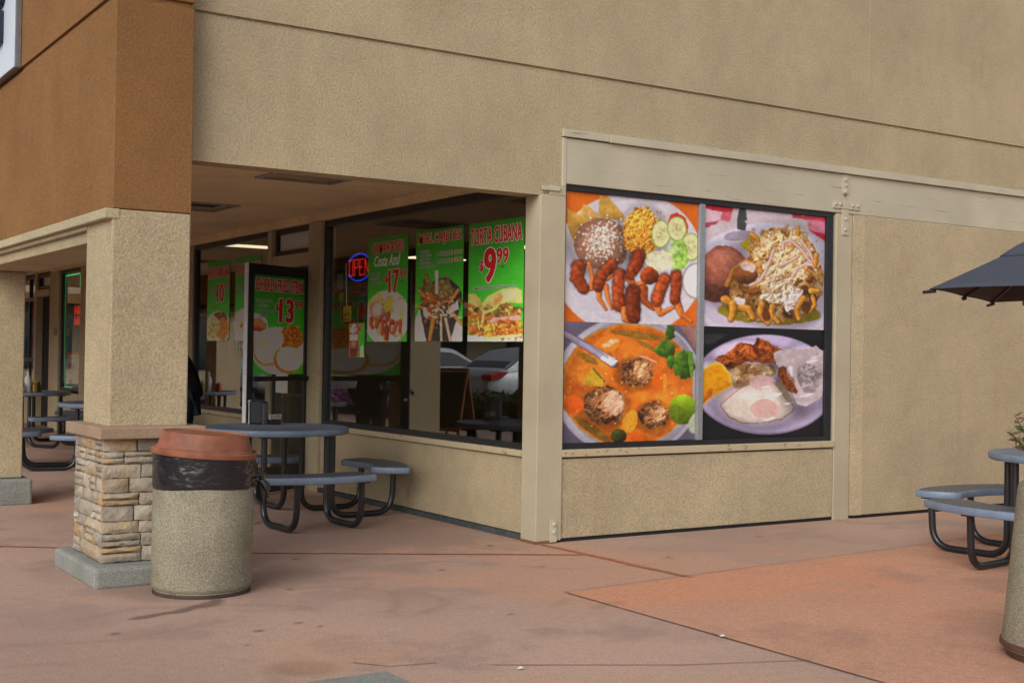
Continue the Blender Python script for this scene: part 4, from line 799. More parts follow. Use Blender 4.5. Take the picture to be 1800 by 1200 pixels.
def poster(Y0, Y1, z0, z1, cv, label, items, group='green menu posters in the windows', X=.0435, cat='menu poster', name='menu_poster'):
    sh = Sheet((X, Y0, z0), (0, -1, 0), (-1, 0, 0)); W, H = Y0 - Y1, z1 - z0
    o = tag(sheet_obj(name, sh, W, H, cv, M_poster, KL), label, cat, group)
    lettering(sh, o, [(t, a * W, b * W, c * H, d * H) + tuple(r) for t, a, b, c, d, *r in items]); return o
poster(3.185, 2.345, 1.61, 2.64, p_cam(), 'green poster CAMARONES 17.99 with shrimp plate, leftmost in the corner window', [
    ('CAMARONES', .09, .90, .845, .955, RD, WH, .032, 0), ('Costa Azul', .16, .82, .72, .83, WH, None, .02, .35), ('$', .43, .53, .555, .64, RD, WH, .05, 0), ('17', .53, .80, .46, .68, RD, WH, .07, 0), ('99', .81, .97, .585, .675, RD, WH, .05, 0),
    ('RICE & BEANS', .07, .32, .635, .66, BK, WH, .02, 0), ('LETTUCE, SALAD', .07, .30, .595, .62, BK, WH, .02, 0), ('TARTAR SAUCE', .07, .36, .555, .58, BK, WH, .02, 0), ('+ Tax', .82, .90, .555, .57, BK, None, .02, 0)])
poster(2.19, 1.315, 1.61, 2.645, p_mol(), 'green poster MOLCAJETES with dark stone bowl of meat, middle of the corner window', [
    ('MOLCAJETES', .06, .96, .855, .97, RD, WH, .032, 0), ('1 PERSON', .46, .72, .755, .79, BK, WH, .03, 0), ('$ 17.99', .75, .97, .755, .79, RD, WH, .03, 0), ('2 PEOPLE', .46, .72, .69, .725, BK, WH, .03, 0), ('$ 32.99', .75, .97, .69, .725, RD, WH, .03, 0),
    ('-Arrachera', .08, .30, .80, .825, BK, WH, .015, 0), ('-Grilled Chicken', .08, .34, .765, .79, BK, WH, .015, 0), ('-Fried Cheese', .08, .31, .73, .755, BK, WH, .015, 0), ('-Grilled Cactus', .08, .32, .695, .72, BK, WH, .015, 0), ('-Served w/ Rice & Beans', .08, .43, .66, .685, BK, WH, .015, 0)])
poster(1.225, .345, 1.61, 2.64, p_torta(), 'green poster TORTA CUBANA 9.99 with sliced sandwich, rightmost in the corner window', [
    ('TORTA CUBANA', .03, .97, .815, .955, RD, WH, .032, 0), ('$', .20, .29, .58, .68, RD, WH, .05, 0), ('9', .29, .52, .49, .78, RD, WH, .07, 0), ('99', .52, .74, .64, .77, RD, WH, .05, 0), ('+ Tax', .58, .66, .605, .625, BK, None, .02, 0), ('COMBO WITH FRIES & SOFT DRINK  $14.99 + Tax', .08, .88, .435, .46, BK, WH, .02, 0)])
poster(7.87, 7.06, 1.62, 2.655, p_huevos(), 'green poster HUEVOS A LA MEXICANA 10.99 in the window beyond the door', [
    ('HUEVOS A LA MEXICANA', .03, .97, .79, .92, RD, WH, .05, 0), ('$', .36, .46, .55, .63, RD, WH, .05, 0), ('10', .44, .76, .48, .71, RD, WH, .07, 0), ('99', .77, .95, .62, .70, RD, WH, .05, 0), ('Served', .07, .32, .65, .675, BK, WH, .02, 0), ('Rice', .10, .26, .61, .635, BK, WH, .02, 0), ('Beans', .09, .28, .57, .595, BK, WH, .02, 0), ('Tortillas', .09, .28, .53, .555, BK, WH, .02, 0)])
poster(6.87, 6.02, 1.62, 2.66, p_pancake(), 'green poster PANCAKES partly hidden behind the edge of the open door', [
    ('PANCAKES & EGGS', .04, .96, .79, .92, RD, WH, .05, 0), ('$', .52, .60, .55, .63, RD, WH, .05, 0), ('8', .60, .78, .48, .71, RD, WH, .07, 0), ('99', .79, .95, .62, .70, RD, WH, .05, 0), ('Served', .07, .32, .66, .69, BK, WH, .02, 0), ('2 Eggs', .09, .28, .61, .64, BK, WH, .02, 0), ('Bacon', .07, .34, .56, .59, BK, WH, .02, 0)])
# poster on the open door
shd = Sheet(T0 + du * .105 + dn * -.016 + Vector((0, 0, 1.255)), du, dn); DWp = DW - .17
pd_ = tag(sheet_obj('menu_poster', shd, DWp, 1.07, p_door(), M_poster, KL), 'large green poster CHICKEN FRIED STEAK 13.99 on the open glass door', 'menu poster', 'green menu posters in the windows')
lettering(shd, pd_, [(t, a * DWp, b * DWp, c * 1.07, d * 1.07) + tuple(r) for t, a, b, c, d, *r in [
    ('CHICKEN FRIED STEAK', .03, .99, .81, .94, RD, WH, .032, 0), ('$', .42, .49, .62, .70, RD, WH, .05, 0), ('13', .49, .79, .51, .75, RD, WH, .07, 0), ('99', .80, .97, .65, .74, RD, WH, .05, 0),
    ('Served with', .06, .36, .705, .735, BK, WH, .02, 0), ('- 2 Eggs', .08, .28, .655, .69, BK, WH, .02, 0), ('- Hashbrowns', .08, .40, .605, .635, BK, WH, .02, 0), ('- Toast', .08, .26, .555, .585, BK, WH, .02, 0)]])
pf = poster(3.60, 3.24, 1.45, 1.80, p_float(), 'narrow poster of a root beer float with cream, below the open sign', [('4', .62, .78, .72, .92, RD, WH, .05, 0), ('99', .78, .95, .83, .92, RD, WH, .04, 0), ('A&W', .22, .42, .36, .42, BK, None, .03, 0), ('FLOATS', .15, .48, .27, .31, WH, None, .03, 0)], None, .0435, 'drink poster', 'drink_poster')
# phone number on the glass, small notices
shp = Sheet((.040, 6.86, 1.50), (0, -1, 0), (-1, 0, 0)); ph = empty('phone_number', (.04, 6.5, 1.5), 0, 'white telephone digits (714) 2 lettered low on the window beyond the door', 'window lettering')
m = MB(); m.box(0, 0, 0, 0, 0, 0); vs, fs = glyphs('(714) 2', .01); wx = max(v[0] for v in vs); hx_ = max(v[1] for v in vs)
m = MB(); m.add([shp.p(v[0] / wx * .50, v[1] / hx_ * .12, .0) - Vector(ph.location) for v in vs], fs); m.build('lettering', M_ink_w, ph)
def notice(name, Y, z, wd, ht, mat, label, cat, lines=(), X=.0435):
    sh = Sheet((X, Y, z), (0, -1, 0), (-1, 0, 0)); m = MB(); a = sh.p(0, 0, -.003); m.obox(a, sh.u * wd, -sh.n * .002, (0, 0, ht)); o = tag(m.build(name, mat), label, cat)
    if lines: lettering(Sheet(sh.p(0, 0, -.002), sh.u, sh.n), o, [(t, a_ * wd, b_ * wd, c_ * ht, d_ * ht, ink, None, .02, 0) for t, a_, b_, c_, d_, ink in lines])
    return o
yt = notice('hanging_tag', 3.755, 1.815, .19, .165, M_yellow, 'yellow paper tag hanging on a string left of the open sign', 'tag', [('BEWARE', .1, .8, .42, .55, BK), ('OF', .1, .3, .26, .38, BK), ('THINGS', .1, .8, .08, .2, BK)])
m = MB(); m.tube([(.042, 3.67, 1.98), (.042, 3.70, 2.42)], .003, 6); m.build('string', M_white, yt)
notice('paper_notice', 3.92, 2.16, .15, .16, plain('pale notice', (.24, .30, .30), .5, .1, 20, 0), 'small pale blue notice in the corner window above the yellow tag', 'notice')
notice('paper_notice', 3.86, 2.03, .10, .09, plain('amber sticker', (.40, .25, .02), .5, .1, 20, 0), 'round amber sticker in the corner window below the pale blue notice', 'sticker')
pic = notice('wall_picture', 3.52, 1.83, .34, .33, plain('teal picture print', (.03, .12, .15), .5, .7, 6, 0), 'teal beach picture hanging inside the corner window below the open sign', 'picture', (), .08)
m = MB()
for y0, y1, z0, z1 in [(3.28, 3.50, 1.86, 1.95), (3.24, 3.36, 1.94, 2.0)]: m.box(.0745, .0765, y0, y1, z0, z1)
m.build('painted_sand', plain('sand paint', (.30, .14, .03), .6, .6, 14, 0), pic)
notice('sale_notice', 5.47, 1.02, .34, .66, M_ink_w, 'white and green printed notice beside the doorway, seen through the open door', 'notice', [('NOTICE', .12, .9, .80, .88, RD), ('RULES', .2, .8, .68, .76, RD), ('no loitering', .12, .88, .50, .55, BK), ('no pets', .12, .88, .40, .45, BK), ('thank you', .2, .8, .22, .27, BK)], .02)
# neon style open sign
sg = empty('open_sign', (.085, 3.47, 2.375), 0, 'lit OPEN sign of red diodes inside a blue oval', 'neon sign')
m = MB(); m.prism([(.31 * math.cos(a * math.pi / 20), .165 * math.sin(a * math.pi / 20)) for a in range(40)], .0, .02, lambda u, v, h: (h, u, v)); m.build('back_board', M_black, sg)
m = MB()
for k in range(44):
    a = 2 * math.pi * k / 44
    if 25 < math.degrees(a) % 360 < 155 or 205 < math.degrees(a) % 360 < 335:
        y, z = .275 * math.cos(a), .138 * math.sin(a); m.box(-.008, -.001, y - .014, y + .014, z - .007, z + .007)
m.build('blue_ring', M_blue_e, sg)
vs, fs = glyphs('OPEN', -.012); wx = max(v[0] for v in vs); m = MB()
def stroke(m, pts, step=.016):
    P = [Vector((0, a, b)) for a, b in pts]
    for a, b in zip(P, P[1:]):
        n_ = max(1, int((b - a).length / step))
        for i in range(n_):
            q = a + (b - a) * i / n_; m.box(-.010, -.001, q.y - .0045, q.y + .0045, q.z - .004, q.z + .004)
for i, L in enumerate([[(.0, .0), (.06, .0), (.06, .16), (0, .16), (0, 0)], [(0, 0), (0, .16), (.06, .16), (.06, .08), (0, .08)], [(.06, 0), (0, 0), (0, .16), (.06, .16)], [(0, .08), (.05, .08)], [(0, 0), (0, .16), (.06, 0), (.06, .16)]]):
    x = [0, .088, .176, .176, .264][i]; stroke(m, [(.225 - (x + a) * 1.38, b - .08) for a, b in L])
m.build('red_letters', M_red_e, sg)
# diode strip and message board in the far shop window
ls = empty('led_strip', (.06, 15.3, 2.8), 0, 'green diode strip outlining the far shop window', 'light strip'); m = MB()
for k in range(46): m.box(-.004, .004, .052, .068, -.03 - k * .042 - .007, -.03 - k * .042 + .007)
for k in range(16): m.box(-.006, .006, .02 - k * .062, .05 - k * .062, -.012, .008)
for k in range(5): m.box(-.006, .006, -.97, -.94, -.06 - k * .042, -.04 - k * .042)
for k in range(9): m.box(-.006, .006, .0 - k * .06, .02 - k * .06, -2.01, -1.996)
m.build('diodes', M_green_e, ls)
mb_ = empty('led_message_board', (.14, 14.72, 2.07), 0, 'red dotted message board reading WA in the far shop window', 'led sign'); part('housing', M_black, [(.01, .04, -.32, .34, -.2, .2)], mb_); m = MB()
F = {'W': ['10001', '10001', '10101', '11011', '10001'], 'A': ['01110', '10001', '11111', '10001', '10001']}
for row in (0, 1):
    for c_, ch in enumerate('WA'):
        for i, r in enumerate(F[ch]):
            for j, t in enumerate(r):
                if t == '1': y, z = .29 - c_ * .28 - j * .048, .17 - row * .19 - i * .033; m.box(-.004, .009, y - .02, y + .02, z - .012, z + .012)
m.build('diodes', M_red_e, mb_)
def p_shop(): s = Cv(60, 70, 0, 300, 0, 0, 500, 500, (176, 168, 172)); s.put(s.poly([(0, 0), (300, 0), (300, 90), (0, 90)]), (150, 24, 24)); s.put(s.poly([(60, 30), (300, 30), (300, 80), (60, 80)]), (200, 150, 20), .2, 12); s.put(s.ell(150, 260, 70, 140, 20, 30), (190, 120, 110), .3, 40); s.put(s.ell(120, 200, 60, 40, 30, 20), (150, 70, 60), .3); s.put(s.ell(110, 420, 30, 50, 0, 20), (60, 66, 110), .2); s.put(s.ell(270, 300, 40, 140, 0, 30), (176, 90, 96), .2); return s
poster(15.34, 14.18, .80, 1.42, p_shop(), 'pale poster with a red and yellow banner low in the far shop window', [], None, .062, 'shop poster', 'shop_poster')
def p_shop2(): s = Cv(30, 90, 0, 100, 0, 0, 400, 400, (150, 60, 56)); s.put(s.ell(50, 120, 40, 80, 0, 30), (190, 120, 110), .3); s.put(s.ell(50, 260, 40, 70, 0, 30), (170, 150, 140), .2); s.put(s.poly([(0, 330), (100, 330), (100, 400), (0, 400)]), (190, 90, 90)); return s
poster(17.98, 17.44, .84, 2.38, p_shop2(), 'tall reddish poster in the farthest shop window beside the dark doorway', [], None, .062, 'shop poster', 'shop_poster')
# ---------------------------------------------------------------- outdoor tables
def make_table(loc, a0, label, perforated=M_mesh):
    t = empty('picnic_table', loc, a0, label, 'picnic table', 'round outdoor tables with curved benches')
    m = MB(); m.lathe([(.0, .765), (.60, .765), (.645, .768), (.655, .78), (.658, .80), (.655, .815), (.645, .823), (.632, .823), (.625, .8185)], 72)
    m.build('tabletop', M_blue, t, smooth=True)
    top = MB(); top.lathe([(.0, .8165), (.3, .8165), (.627, .8165), (.627, .80)], 72); top.build('mesh_surface', perforated, [c for c in t.children if c.name.startswith('tabletop')][0], smooth=True)
    for k in range(4):
        a = k * math.pi / 2; d = Vector((math.cos(a), math.sin(a), 0)); n = Vector((-d.y, d.x, 0))
        # curved bench: annular sector with rounded ends
        H = R(30); N_ = 26
        out = []
        rin, rout, rc = .86, 1.215, .07
        def P(r, th): return d * (r * math.cos(th)) + n * (r * math.sin(th))
        prof = []
        for i in range(N_ + 1): prof.append((rout, -H + 2 * H * i / N_))
        for i in range(N_ + 1): prof.append((rin, H - 2 * H * i / N_))
        def inset(q):           # outline offset inwards by q with soft corners
            pts = []
            ro, ri = rout - q, rin + q; hq = H - q / 1.03; c = rc
            for i in range(N_ + 1):
                th = -hq + 2 * hq * i / N_; e = max(0, 1 - (hq - abs(th)) * ro / c); pts.append(P(ro - c * (1 - math.sqrt(max(0, 1 - e * e))), th))
            for i in range(N_ + 1):
                th = hq - 2 * hq * i / N_; e = max(0, 1 - (hq - abs(th)) * ri / c); pts.append(P(ri + c * (1 - math.sqrt(max(0, 1 - e * e))), th))
            return pts
        m = MB(); rs = []
        for q, z in [(.02, .418), (.004, .422), (0, .43), (0, .466), (.004, .474), (.012, .477), (.022, .475)]: rs.append([p + Vector((0, 0, z)) for p in inset(q)])
        m.rings(rs); s = m.build('seat', M_blue, t, smooth=True)
        m = MB(); m.rings([[p + Vector((0, 0, z)) for p in inset(.024)] for z in (.46, .4775)]); m.build('mesh_surface', perforated, s)
        for sg_ in (-1, 1):
            al = a + R(9); d = Vector((math.cos(al), math.sin(al), 0)); n = Vector((-d.y, d.x, 0)); o = n * (.30 * sg_)
            path = arc_path([o + d * .42 + Vector((0, 0, .77)), o + d * .42 + Vector((0, 0, .03)), o + d * 1.04 + Vector((0, 0, .03)), o + d * 1.06 + Vector((0, 0, .42))], .17, 8)
            m = MB(); m.tube(path, .0275, 12); m.obox(o + d * .96 - n * .035 + Vector((0, 0, .405)), d * .17, n * .07, (0, 0, .013)); m.obox(o + d * .36 - n * .035 + Vector((0, 0, .752)), d * .14, n * .07, (0, 0, .013))
            m.build('leg', M_leg, t, smooth=True)
    return t
make_table((-1.27, 2.36, 0), R(-96), 'blue grey round table with curved benches behind the rust lidded bin, napkin box on top')
make_table((-1.20, 7.75, 0), R(190 - 33), 'blue grey round table in the arcade, half hidden behind the stone based pillar')
make_table((-1.30, 12.1, 0), R(20), 'farthest blue grey round table in the arcade, with sauce bottles on top')
make_table((3.07, -2.70, 0), R(212 - 33.1), 'blue grey round table under the navy umbrella at the right')
# napkin box with packets
nb = empty('napkin_dispenser', (-1.25, 2.80, .8185), R(-52), 'black napkin dispenser with steel sides on the table behind the bin', 'napkin dispenser')
m = MB(); m.box(-.065, .065, -.055, .055, .006, .215); m.build('body', M_black, nb, bevel=.012)
m = MB(); m.box(-.080, -.066, -.058, .058, .0, .21); m.build('face_plate', M_chrome, nb, bevel=.004); m = MB(); m.box(.066, .074, -.05, .05, .0, .2); m.build('face_plate', M_sign_side, nb, bevel=.004)
pk = empty('condiment_packets', (-1.13, 2.72, .8185), 0, 'small holder of condiment packets beside the black napkin dispenser', 'condiments'); m = MB(); m.box(-.05, .05, -.035, .035, 0, .05); m.build('holder', M_black, pk, bevel=.005)
m = MB()
for i in range(7): x = -.042 + i * .014; m.obox((x, -.03, .01), (.006, .002, 0), (0, .05, 0), (.012 * (i - 3) / 3, 0, .085))
m.build('packet', plain('paper packets', (.5, .42, .36), .6, .5, 40, 0), pk)
# sauce bottles on the far table
def bottle(x, y, h, r, mat, capm, label):
    b_ = empty('sauce_bottle', (x, y, .8185), 0, label, 'bottle', 'sauce bottles on the far table'); m = MB(); m.lathe([(0, 0), (r, .002), (r, h * .55), (r * .8, h * .66), (r * .4, h * .72), (r * .35, h * .78)], 16); m.build('body', mat, b_, smooth=True)
    m = MB(); m.lathe([(r * .42, h * .76), (r * .42, h * .84), (r * .12, h * .9), (r * .08, h), (0, h)], 12); m.build('cap', capm, b_, smooth=True)
bottle(-1.36, 11.70, .36, .05, M_white, M_white, 'tall white squeeze bottle on the far arcade table')
bottle(-1.50, 11.62, .20, .05, plain('red sauce', (.45, .05, .03), .3), M_white, 'short red sauce bottle left of the white squeeze bottle')
bottle(-1.26, 11.72, .20, .05, plain('amber sauce', (.35, .2, .04), .3), M_yellow, 'short amber sauce bottle with a yellow cap right of the white squeeze bottle')
bottle(-1.18, 11.8, .17, .045, plain('green sauce', (.10, .16, .05), .3), M_black, 'short green sauce bottle with a black cap on the far arcade table')
# ---------------------------------------------------------------- litter bin
tb = empty('trash_can', (-3.00, -.66, 0), 0, 'round exposed aggregate bin with a rust red lid and black liner beside the pillar', 'trash can')
m = MB(); m.lathe([(0, .0), (.285, .0), (.292, .012), (.292, .03), (.303, .04), (.308, .06), (.307, .30), (.306, .655), (.300, .668), (.28, .672), (.28, .5)], 64); m.build('body', M_agg, tb, smooth=True)
m = MB(); m.lathe([(0, -.002), (.298, -.002), (.300, .008), (.296, .022), (.28, .024)], 64); m.build('base_ring', plain('dark base ring', (.05, .032, .024), .7, .3, 12, .2), tb, smooth=True)
m = MB(); rs = []; na, nz = 180, 16; kx = R(-20)       # bag skirt gathered into a knot towards +X
for j in range(nz + 1):
    z = .652 + (.868 - .652) * j / nz; row = []
    for i in range(na):
        a = 2 * math.pi * i / na; da = (a - kx + math.pi) % (2 * math.pi) - math.pi; t = j / nz
        f = float(V[1].fbm(np.array(40 + math.cos(a) * 6 + t * 2.2 + da * 1.5), np.array(40 + math.sin(a) * 6 - t * 1.2), 4)) - .5
        f2 = float(V[2].fbm(np.array(30 + da * 9 + t * 5.5 * (1 if da > 0 else -1)), np.array(30 + t * 2.0), 3)) - .5
        g = math.exp(-(da / .55) ** 2); knot = math.exp(-(da / .20) ** 2 - ((z - .715) / .05) ** 2) * .055
        fold = math.sin((math.atan2(z - .715, (abs(da) + .02) * .3)) * 15) * .010 * g * min(1, abs(da) * 6 + .3)
        row.append(((.311 + f * .009 * math.sin(math.pi * min(1, t * 1.1)) + f2 * .012 * t * (1 - t) * 4 * (.35 + g) + knot + fold - .004 * (j == 0)) * math.cos(a), (.311 + f * .009 + f2 * .012 * t * (1 - t) * 4 * (.35 + g) + knot + fold - .004 * (j == 0)) * math.sin(a), z + .006 * math.sin(3 * a + 1) * (j == 0)))
    rs.append(row)
m.rings(rs, cap=False); lin_ = m.build('liner', M_bag, tb, smooth=True)
m = MB()
for i in range(9):
    a = i / 9 * 6.28; p0 = Vector((math.cos(kx) * .335, math.sin(kx) * .335, .712)); q = Vector((random.uniform(.015, .075), random.uniform(-.045, .045), 0)); L = random.uniform(.07, .19)
    m.tube([p0, p0 + q * .45 + Vector((0, 0, -.02 - L * .2)), p0 + q * .8 + Vector((0, 0, -L * .6)), p0 + q + Vector((0, 0, -L))], [.015, .018, .017, .006], 6)
m.tube([(math.cos(kx) * .33, math.sin(kx) * .33 - .03, .715), (math.cos(kx) * .365, math.sin(kx) * .33, .722), (math.cos(kx) * .345, math.sin(kx) * .33 + .03, .712)], .019, 8)
m.build('gathered_end', M_bag, lin_, smooth=True)
m = MB(); m.lathe([(.29, .0), (.322, .0), (.325, .004), (.325, .030), (.320, .036), (.300, .038), (.296, .044), (.288, .048), (.264, .130), (.262, .140), (.254, .1405), (.245, .132), (.15, .134), (.0, .136)], 72)
lid = m.build('lid', M_lid, tb, smooth=True); lid.location = (0, 0, .845); lid.rotation_euler = (R(1.5), R(3.6), 0)
# ---------------------------------------------------------------- planter and its plant
pl = empty('planter', (.23, -4.53, 0), 0, 'tall tapering concrete planter cut by the lower right edge of the photo', 'planter')
m = MB(); m.lathe([(0, .05), (.375, .05), (.375, .075), (.36, .20), (.305, .84), (.30, .87), (.285, .888), (.255, .89), (.24, .87), (.24, .82), (0, .82)], 64); m.build('body', M_agg, pl, smooth=True)
m = MB(); m.lathe([(0, -.002), (.345, -.002), (.35, .02), (.372, .05), (.383, .06), (.381, .085), (.37, .09)], 64); m.build('base_ring', plain('planter base', (.10, .05, .032), .75, .3, 14, .2), pl, smooth=True)
m = MB(); m.lathe([(0, .822), (.238, .822), (.238, .838), (0, .85)], 32); m.build('soil', M_soil, pl)
def leafy(name, loc, label, cat, stems, h, spread, leaf, mats, group=None, seed=1, per=14, parent=None):
    rs = random.Random(seed); t = empty(name, loc, 0, label, cat, group); ms = MB(); lv = [MB() for _ in mats]
    for i in range(stems):
        a = rs.random() * 6.28; tip = Vector((math.cos(a) * spread * rs.uniform(.4, 1), math.sin(a) * spread * rs.uniform(.4, 1), h * rs.uniform(.6, 1))); mid = tip * .5 + Vector((0, 0, h * .12))
        ms.tube([(tip.x * .08, tip.y * .08, 0), mid, tip], [.008, .005, .002], 5)
        for k in range(per):
            q = rs.uniform(.25, 1); p = (mid * (2 * q) if q < .5 else mid.lerp(tip, q * 2 - 1)); d = Vector((rs.gauss(0, 1), rs.gauss(0, 1), rs.gauss(.2, .6))).normalized(); s_ = d.orthogonal().normalized(); L = leaf * rs.uniform(.6, 1.3); up = d.cross(s_)
            lv[rs.randrange(len(mats))].add([p, p + d * L * .45 + s_ * L * .22 + up * L * .05, p + d * L, p + d * L * .45 - s_ * L * .22 + up * L * .05], [(0, 1, 2), (0, 2, 3)])
    ms.build('stem', M_stem, t, smooth=True)
    for b_, mt in zip(lv, mats): b_.build('foliage', mt, t)
    return t
leafy('potted_plant', (.10, -4.43, .835), 'loose green and reddish plant growing from the tall concrete planter', 'plant', 16, .42, .32, .05, [M_leaf, M_leaf, M_leaf2], seed=4, per=22)
# ---------------------------------------------------------------- umbrella
um = empty('patio_umbrella', (2.78, -2.83, 0), R(-33.1 - 35.5), 'navy canvas patio umbrella with square canopy over the right hand table', 'umbrella')
hs_, ze, zp = .80, 2.02, 2.56
um.rotation_euler = (Matrix.Rotation(R(-1.2), 3, Vector((.8374, -.5463, 0))) @ Matrix.Rotation(R(-68.6), 3, 'Z')).to_euler()
C4 = [(-hs_, -hs_), (0, -hs_ * 1.0), (hs_, -hs_), (hs_, 0), (hs_, hs_), (0, hs_), (-hs_, hs_), (-hs_, 0)]
m = MB(); rs = []; NS = 10
def rim(t, drop=0):
    pts = []
    for i in range(8):
        (ax, ay), (bx, by) = C4[i], C4[(i + 1) % 8]
        for k in range(5):
            q = k / 5; x, y = ax + (bx - ax) * q, ay + (by - ay) * q; sag = math.sin(math.pi * q) * .012 * t
            pts.append((x * t, y * t, zp + (ze - zp) * (t ** .92) + sag * .6 - drop))
    return pts
m.rings([rim(t) for t in (.02, .2, .4, .6, .8, .93, 1.0)], cap=False); cn = m.build('canopy', M_canvas, um, smooth=True)
sd_ = cn.modifiers.new('cloth', 'SOLIDIFY'); sd_.thickness = .006; sd_.offset = -1; cn.data.materials.append(M_canvas_in); sd_.material_offset = 1
m = MB(); m.rings([[(x, y, z + .028 - .02 * (t > .5)) for x, y, z in rim(t)] for t in (.02, .2, .4, .52)], cap=False); vt = m.build('vent_flap', M_canvas, um, smooth=True); vt.modifiers.new('cloth', 'SOLIDIFY').thickness = .006
for i, (x, y) in enumerate(C4):
    m = MB(); L = 1.015 if i % 2 == 0 else 1.005; m.tube([(x * .04, y * .04, zp - .03), (x * .5, y * .5, zp + (ze - zp) * .5 ** .92 - .03), (x * L, y * L, ze - .022)], .009, 8); m.build('rib', M_leg, um, smooth=True)
    m = MB(); m.tube([(x * .96, y * .96, ze - .018), (x * (1.045 if i % 2 == 0 else 1.0), y * (1.045 if i % 2 == 0 else 1.0), ze - .028)], .012, 8); m.build('rib_tip', M_black, um, smooth=True)
    m = MB(); m.tube([(x * .03, y * .03, 2.12), (x * .5, y * .5, zp + (ze - zp) * .5 ** .92 - .035)], .007, 6); m.build('stretcher', M_leg, um)
m = MB(); m.tube([(0, 0, .0), (0, 0, 2.72)], .024, 14); m.lathe([(0, 2.72), (.03, 2.72), (.02, 2.76), (0, 2.78)], 12); m.build('pole', M_leg, um, smooth=True)
m = MB(); m.lathe([(0, 0), (.24, .0), (.24, .04), (.06, .07), (.045, .22), (.0, .22)], 32); m.build('base', M_black, um, smooth=True)
m = MB(); m.lathe([(.026, 2.06), (.05, 2.06), (.05, 2.14), (.026, 2.14)], 16); m.build('slider', M_black, um, smooth=True)
m = MB(); a, b_ = Vector((-hs_, hs_, ze)), Vector((hs_, hs_, ze)); p = a.lerp(b_, .16); m.tube([p, p + Vector((.0, .0, -.035))], .008, 6); m.build('tie_strap', M_oak, um)
# ---------------------------------------------------------------- wall sign on the wing
sn = empty('wall_sign', (-3.45, 2.60, 3.79), 0, 'white sign cabinet with raised navy letters high on the brown wing wall', 'sign')
m = MB(); m.box(-.05, -.002, 0, 2.4, 0, 1.5); m.build('cabinet', M_sign_side, sn, bevel=.006)
m = MB(); m.box(-.060, -.0505, .004, 2.396, .004, 1.496); m.build('face', M_sign_w, sn, bevel=.003)
def rr(y0, y1, z0, z1, r):
    out = []
    for cy_, cz_, a0 in [(y1 - r, z1 - r, 0), (y0 + r, z1 - r, 90), (y0 + r, z0 + r, 180), (y1 - r, z0 + r, 270)]: out += [(cy_ + r * math.cos(R(a0 + k * 15)), cz_ + r * math.sin(R(a0 + k * 15))) for k in range(7)]
    return out
for y0, y1, z0, z1, r in [(.42, 1.0, .28, .56, .02), (.36, 1.0, .60, .86, .10), (.36, 1.0, .90, 1.2, .10)]:
    m = MB(); m.prism(rr(y0, y1, z0, z1, r), -.11, -.0605, lambda u, v, h: (h, u, v)); m.build('letter_block', M_navy, sn, bevel=.006)
# ---------------------------------------------------------------- person behind the pillar
def skin(name, verts, edges, radii, mat, parent, levels=2):
    me = bpy.data.meshes.new(name); me.from_pydata(verts, edges, []); me.update(); me.materials.append(mat); o = bpy.data.objects.new(name, me); COL.objects.link(o); o.parent = parent
    k = o.modifiers.new('skin', 'SKIN'); k.use_smooth_shade = True
    for i, sv_ in enumerate(me.skin_vertices[0].data): r = radii[i]; sv_.radius = r if isinstance(r, tuple) else (r, r); sv_.use_root = (i == 0)
    u = o.modifiers.new('sub', 'SUBSURF'); u.levels = u.render_levels = levels; return o
class Sk:
    def __init__(s): s.v = []; s.e = []; s.r = []
    def add(s, p, r, to=None):
        s.v.append(tuple(p)); s.r.append(r)
        if to is not None: s.e.append((to, len(s.v) - 1))
        return len(s.v) - 1
    def chain(s, to, *pr):
        for p, r in pr: to = s.add(p, r, to)
        return to
pe = empty('person', (-1.085, 5.345, 0), R(150), 'person in black jacket and dark jeans bent forward behind the stone based pillar', 'person')
# local frame: +x is forward; leaning forward from the hips
bd = Sk(); pv = bd.add((0, 0, 1.06), (.14, .17)); ch = bd.chain(pv, ((.06, 0, 1.24), (.13, .16)), ((.20, 0, 1.48), (.14, .20)), ((.26, 0, 1.58), (.10, .13))); hd = bd.chain(ch, ((.30, 0, 1.66), .058), ((.36, 0, 1.74), (.085, .075)), ((.39, 0, 1.83), (.10, .085)), ((.39, 0, 1.90), (.075, .07))); bd.chain(hd - 1, ((.49, 0, 1.80), .018))
for s_ in (-1, 1):
    el = bd.chain(ch - 1, ((.21, .22 * s_, 1.50), .062), ((.20, .29 * s_, 1.20), .048), ((.42, .24 * s_, 1.08), .036), ((.50, .22 * s_, 1.06), (.022, .042)))
    pm = bd.chain(el, ((.56, .21 * s_, 1.04), (.018, .044)))
    for k in range(4): L = [.030, .036, .034, .026][k]; y = .21 * s_ + (k - 1.5) * .021; bd.chain(pm, ((.59, y, 1.03), .0105), ((.59 + L, y, 1.01), .0095), ((.58 + L, y, .975), .008))
    bd.chain(el, ((.53, .21 * s_ - .045 * s_, 1.035), .012), ((.57, .21 * s_ - .06 * s_, 1.01), .010))
    bd.chain(pv, ((.01, .10 * s_, .98), .10), ((.03, .11 * s_, .56), .066), ((-.01, .12 * s_, .13), .045), ((.04, .12 * s_, .05), (.04, .045)), ((.17, .13 * s_, .03), (.028, .045)))
skin('body', bd.v, bd.e, bd.r, M_skin, pe)
jk = Sk(); j0 = jk.add((-.03, 0, .90), (.20, .215)); j = jk.chain(j0, ((0, 0, 1.06), (.185, .20)), ((.06, 0, 1.24), (.17, .195)), ((.20, 0, 1.48), (.17, .23)), ((.265, 0, 1.60), (.10, .11)))
for s_ in (-1, 1): jk.chain(j - 1, ((.21, .235 * s_, 1.50), .095), ((.20, .305 * s_, 1.20), .078), ((.40, .25 * s_, 1.085), .058), ((.46, .235 * s_, 1.07), .054))
skin('jacket', jk.v, jk.e, jk.r, M_cloth, pe)
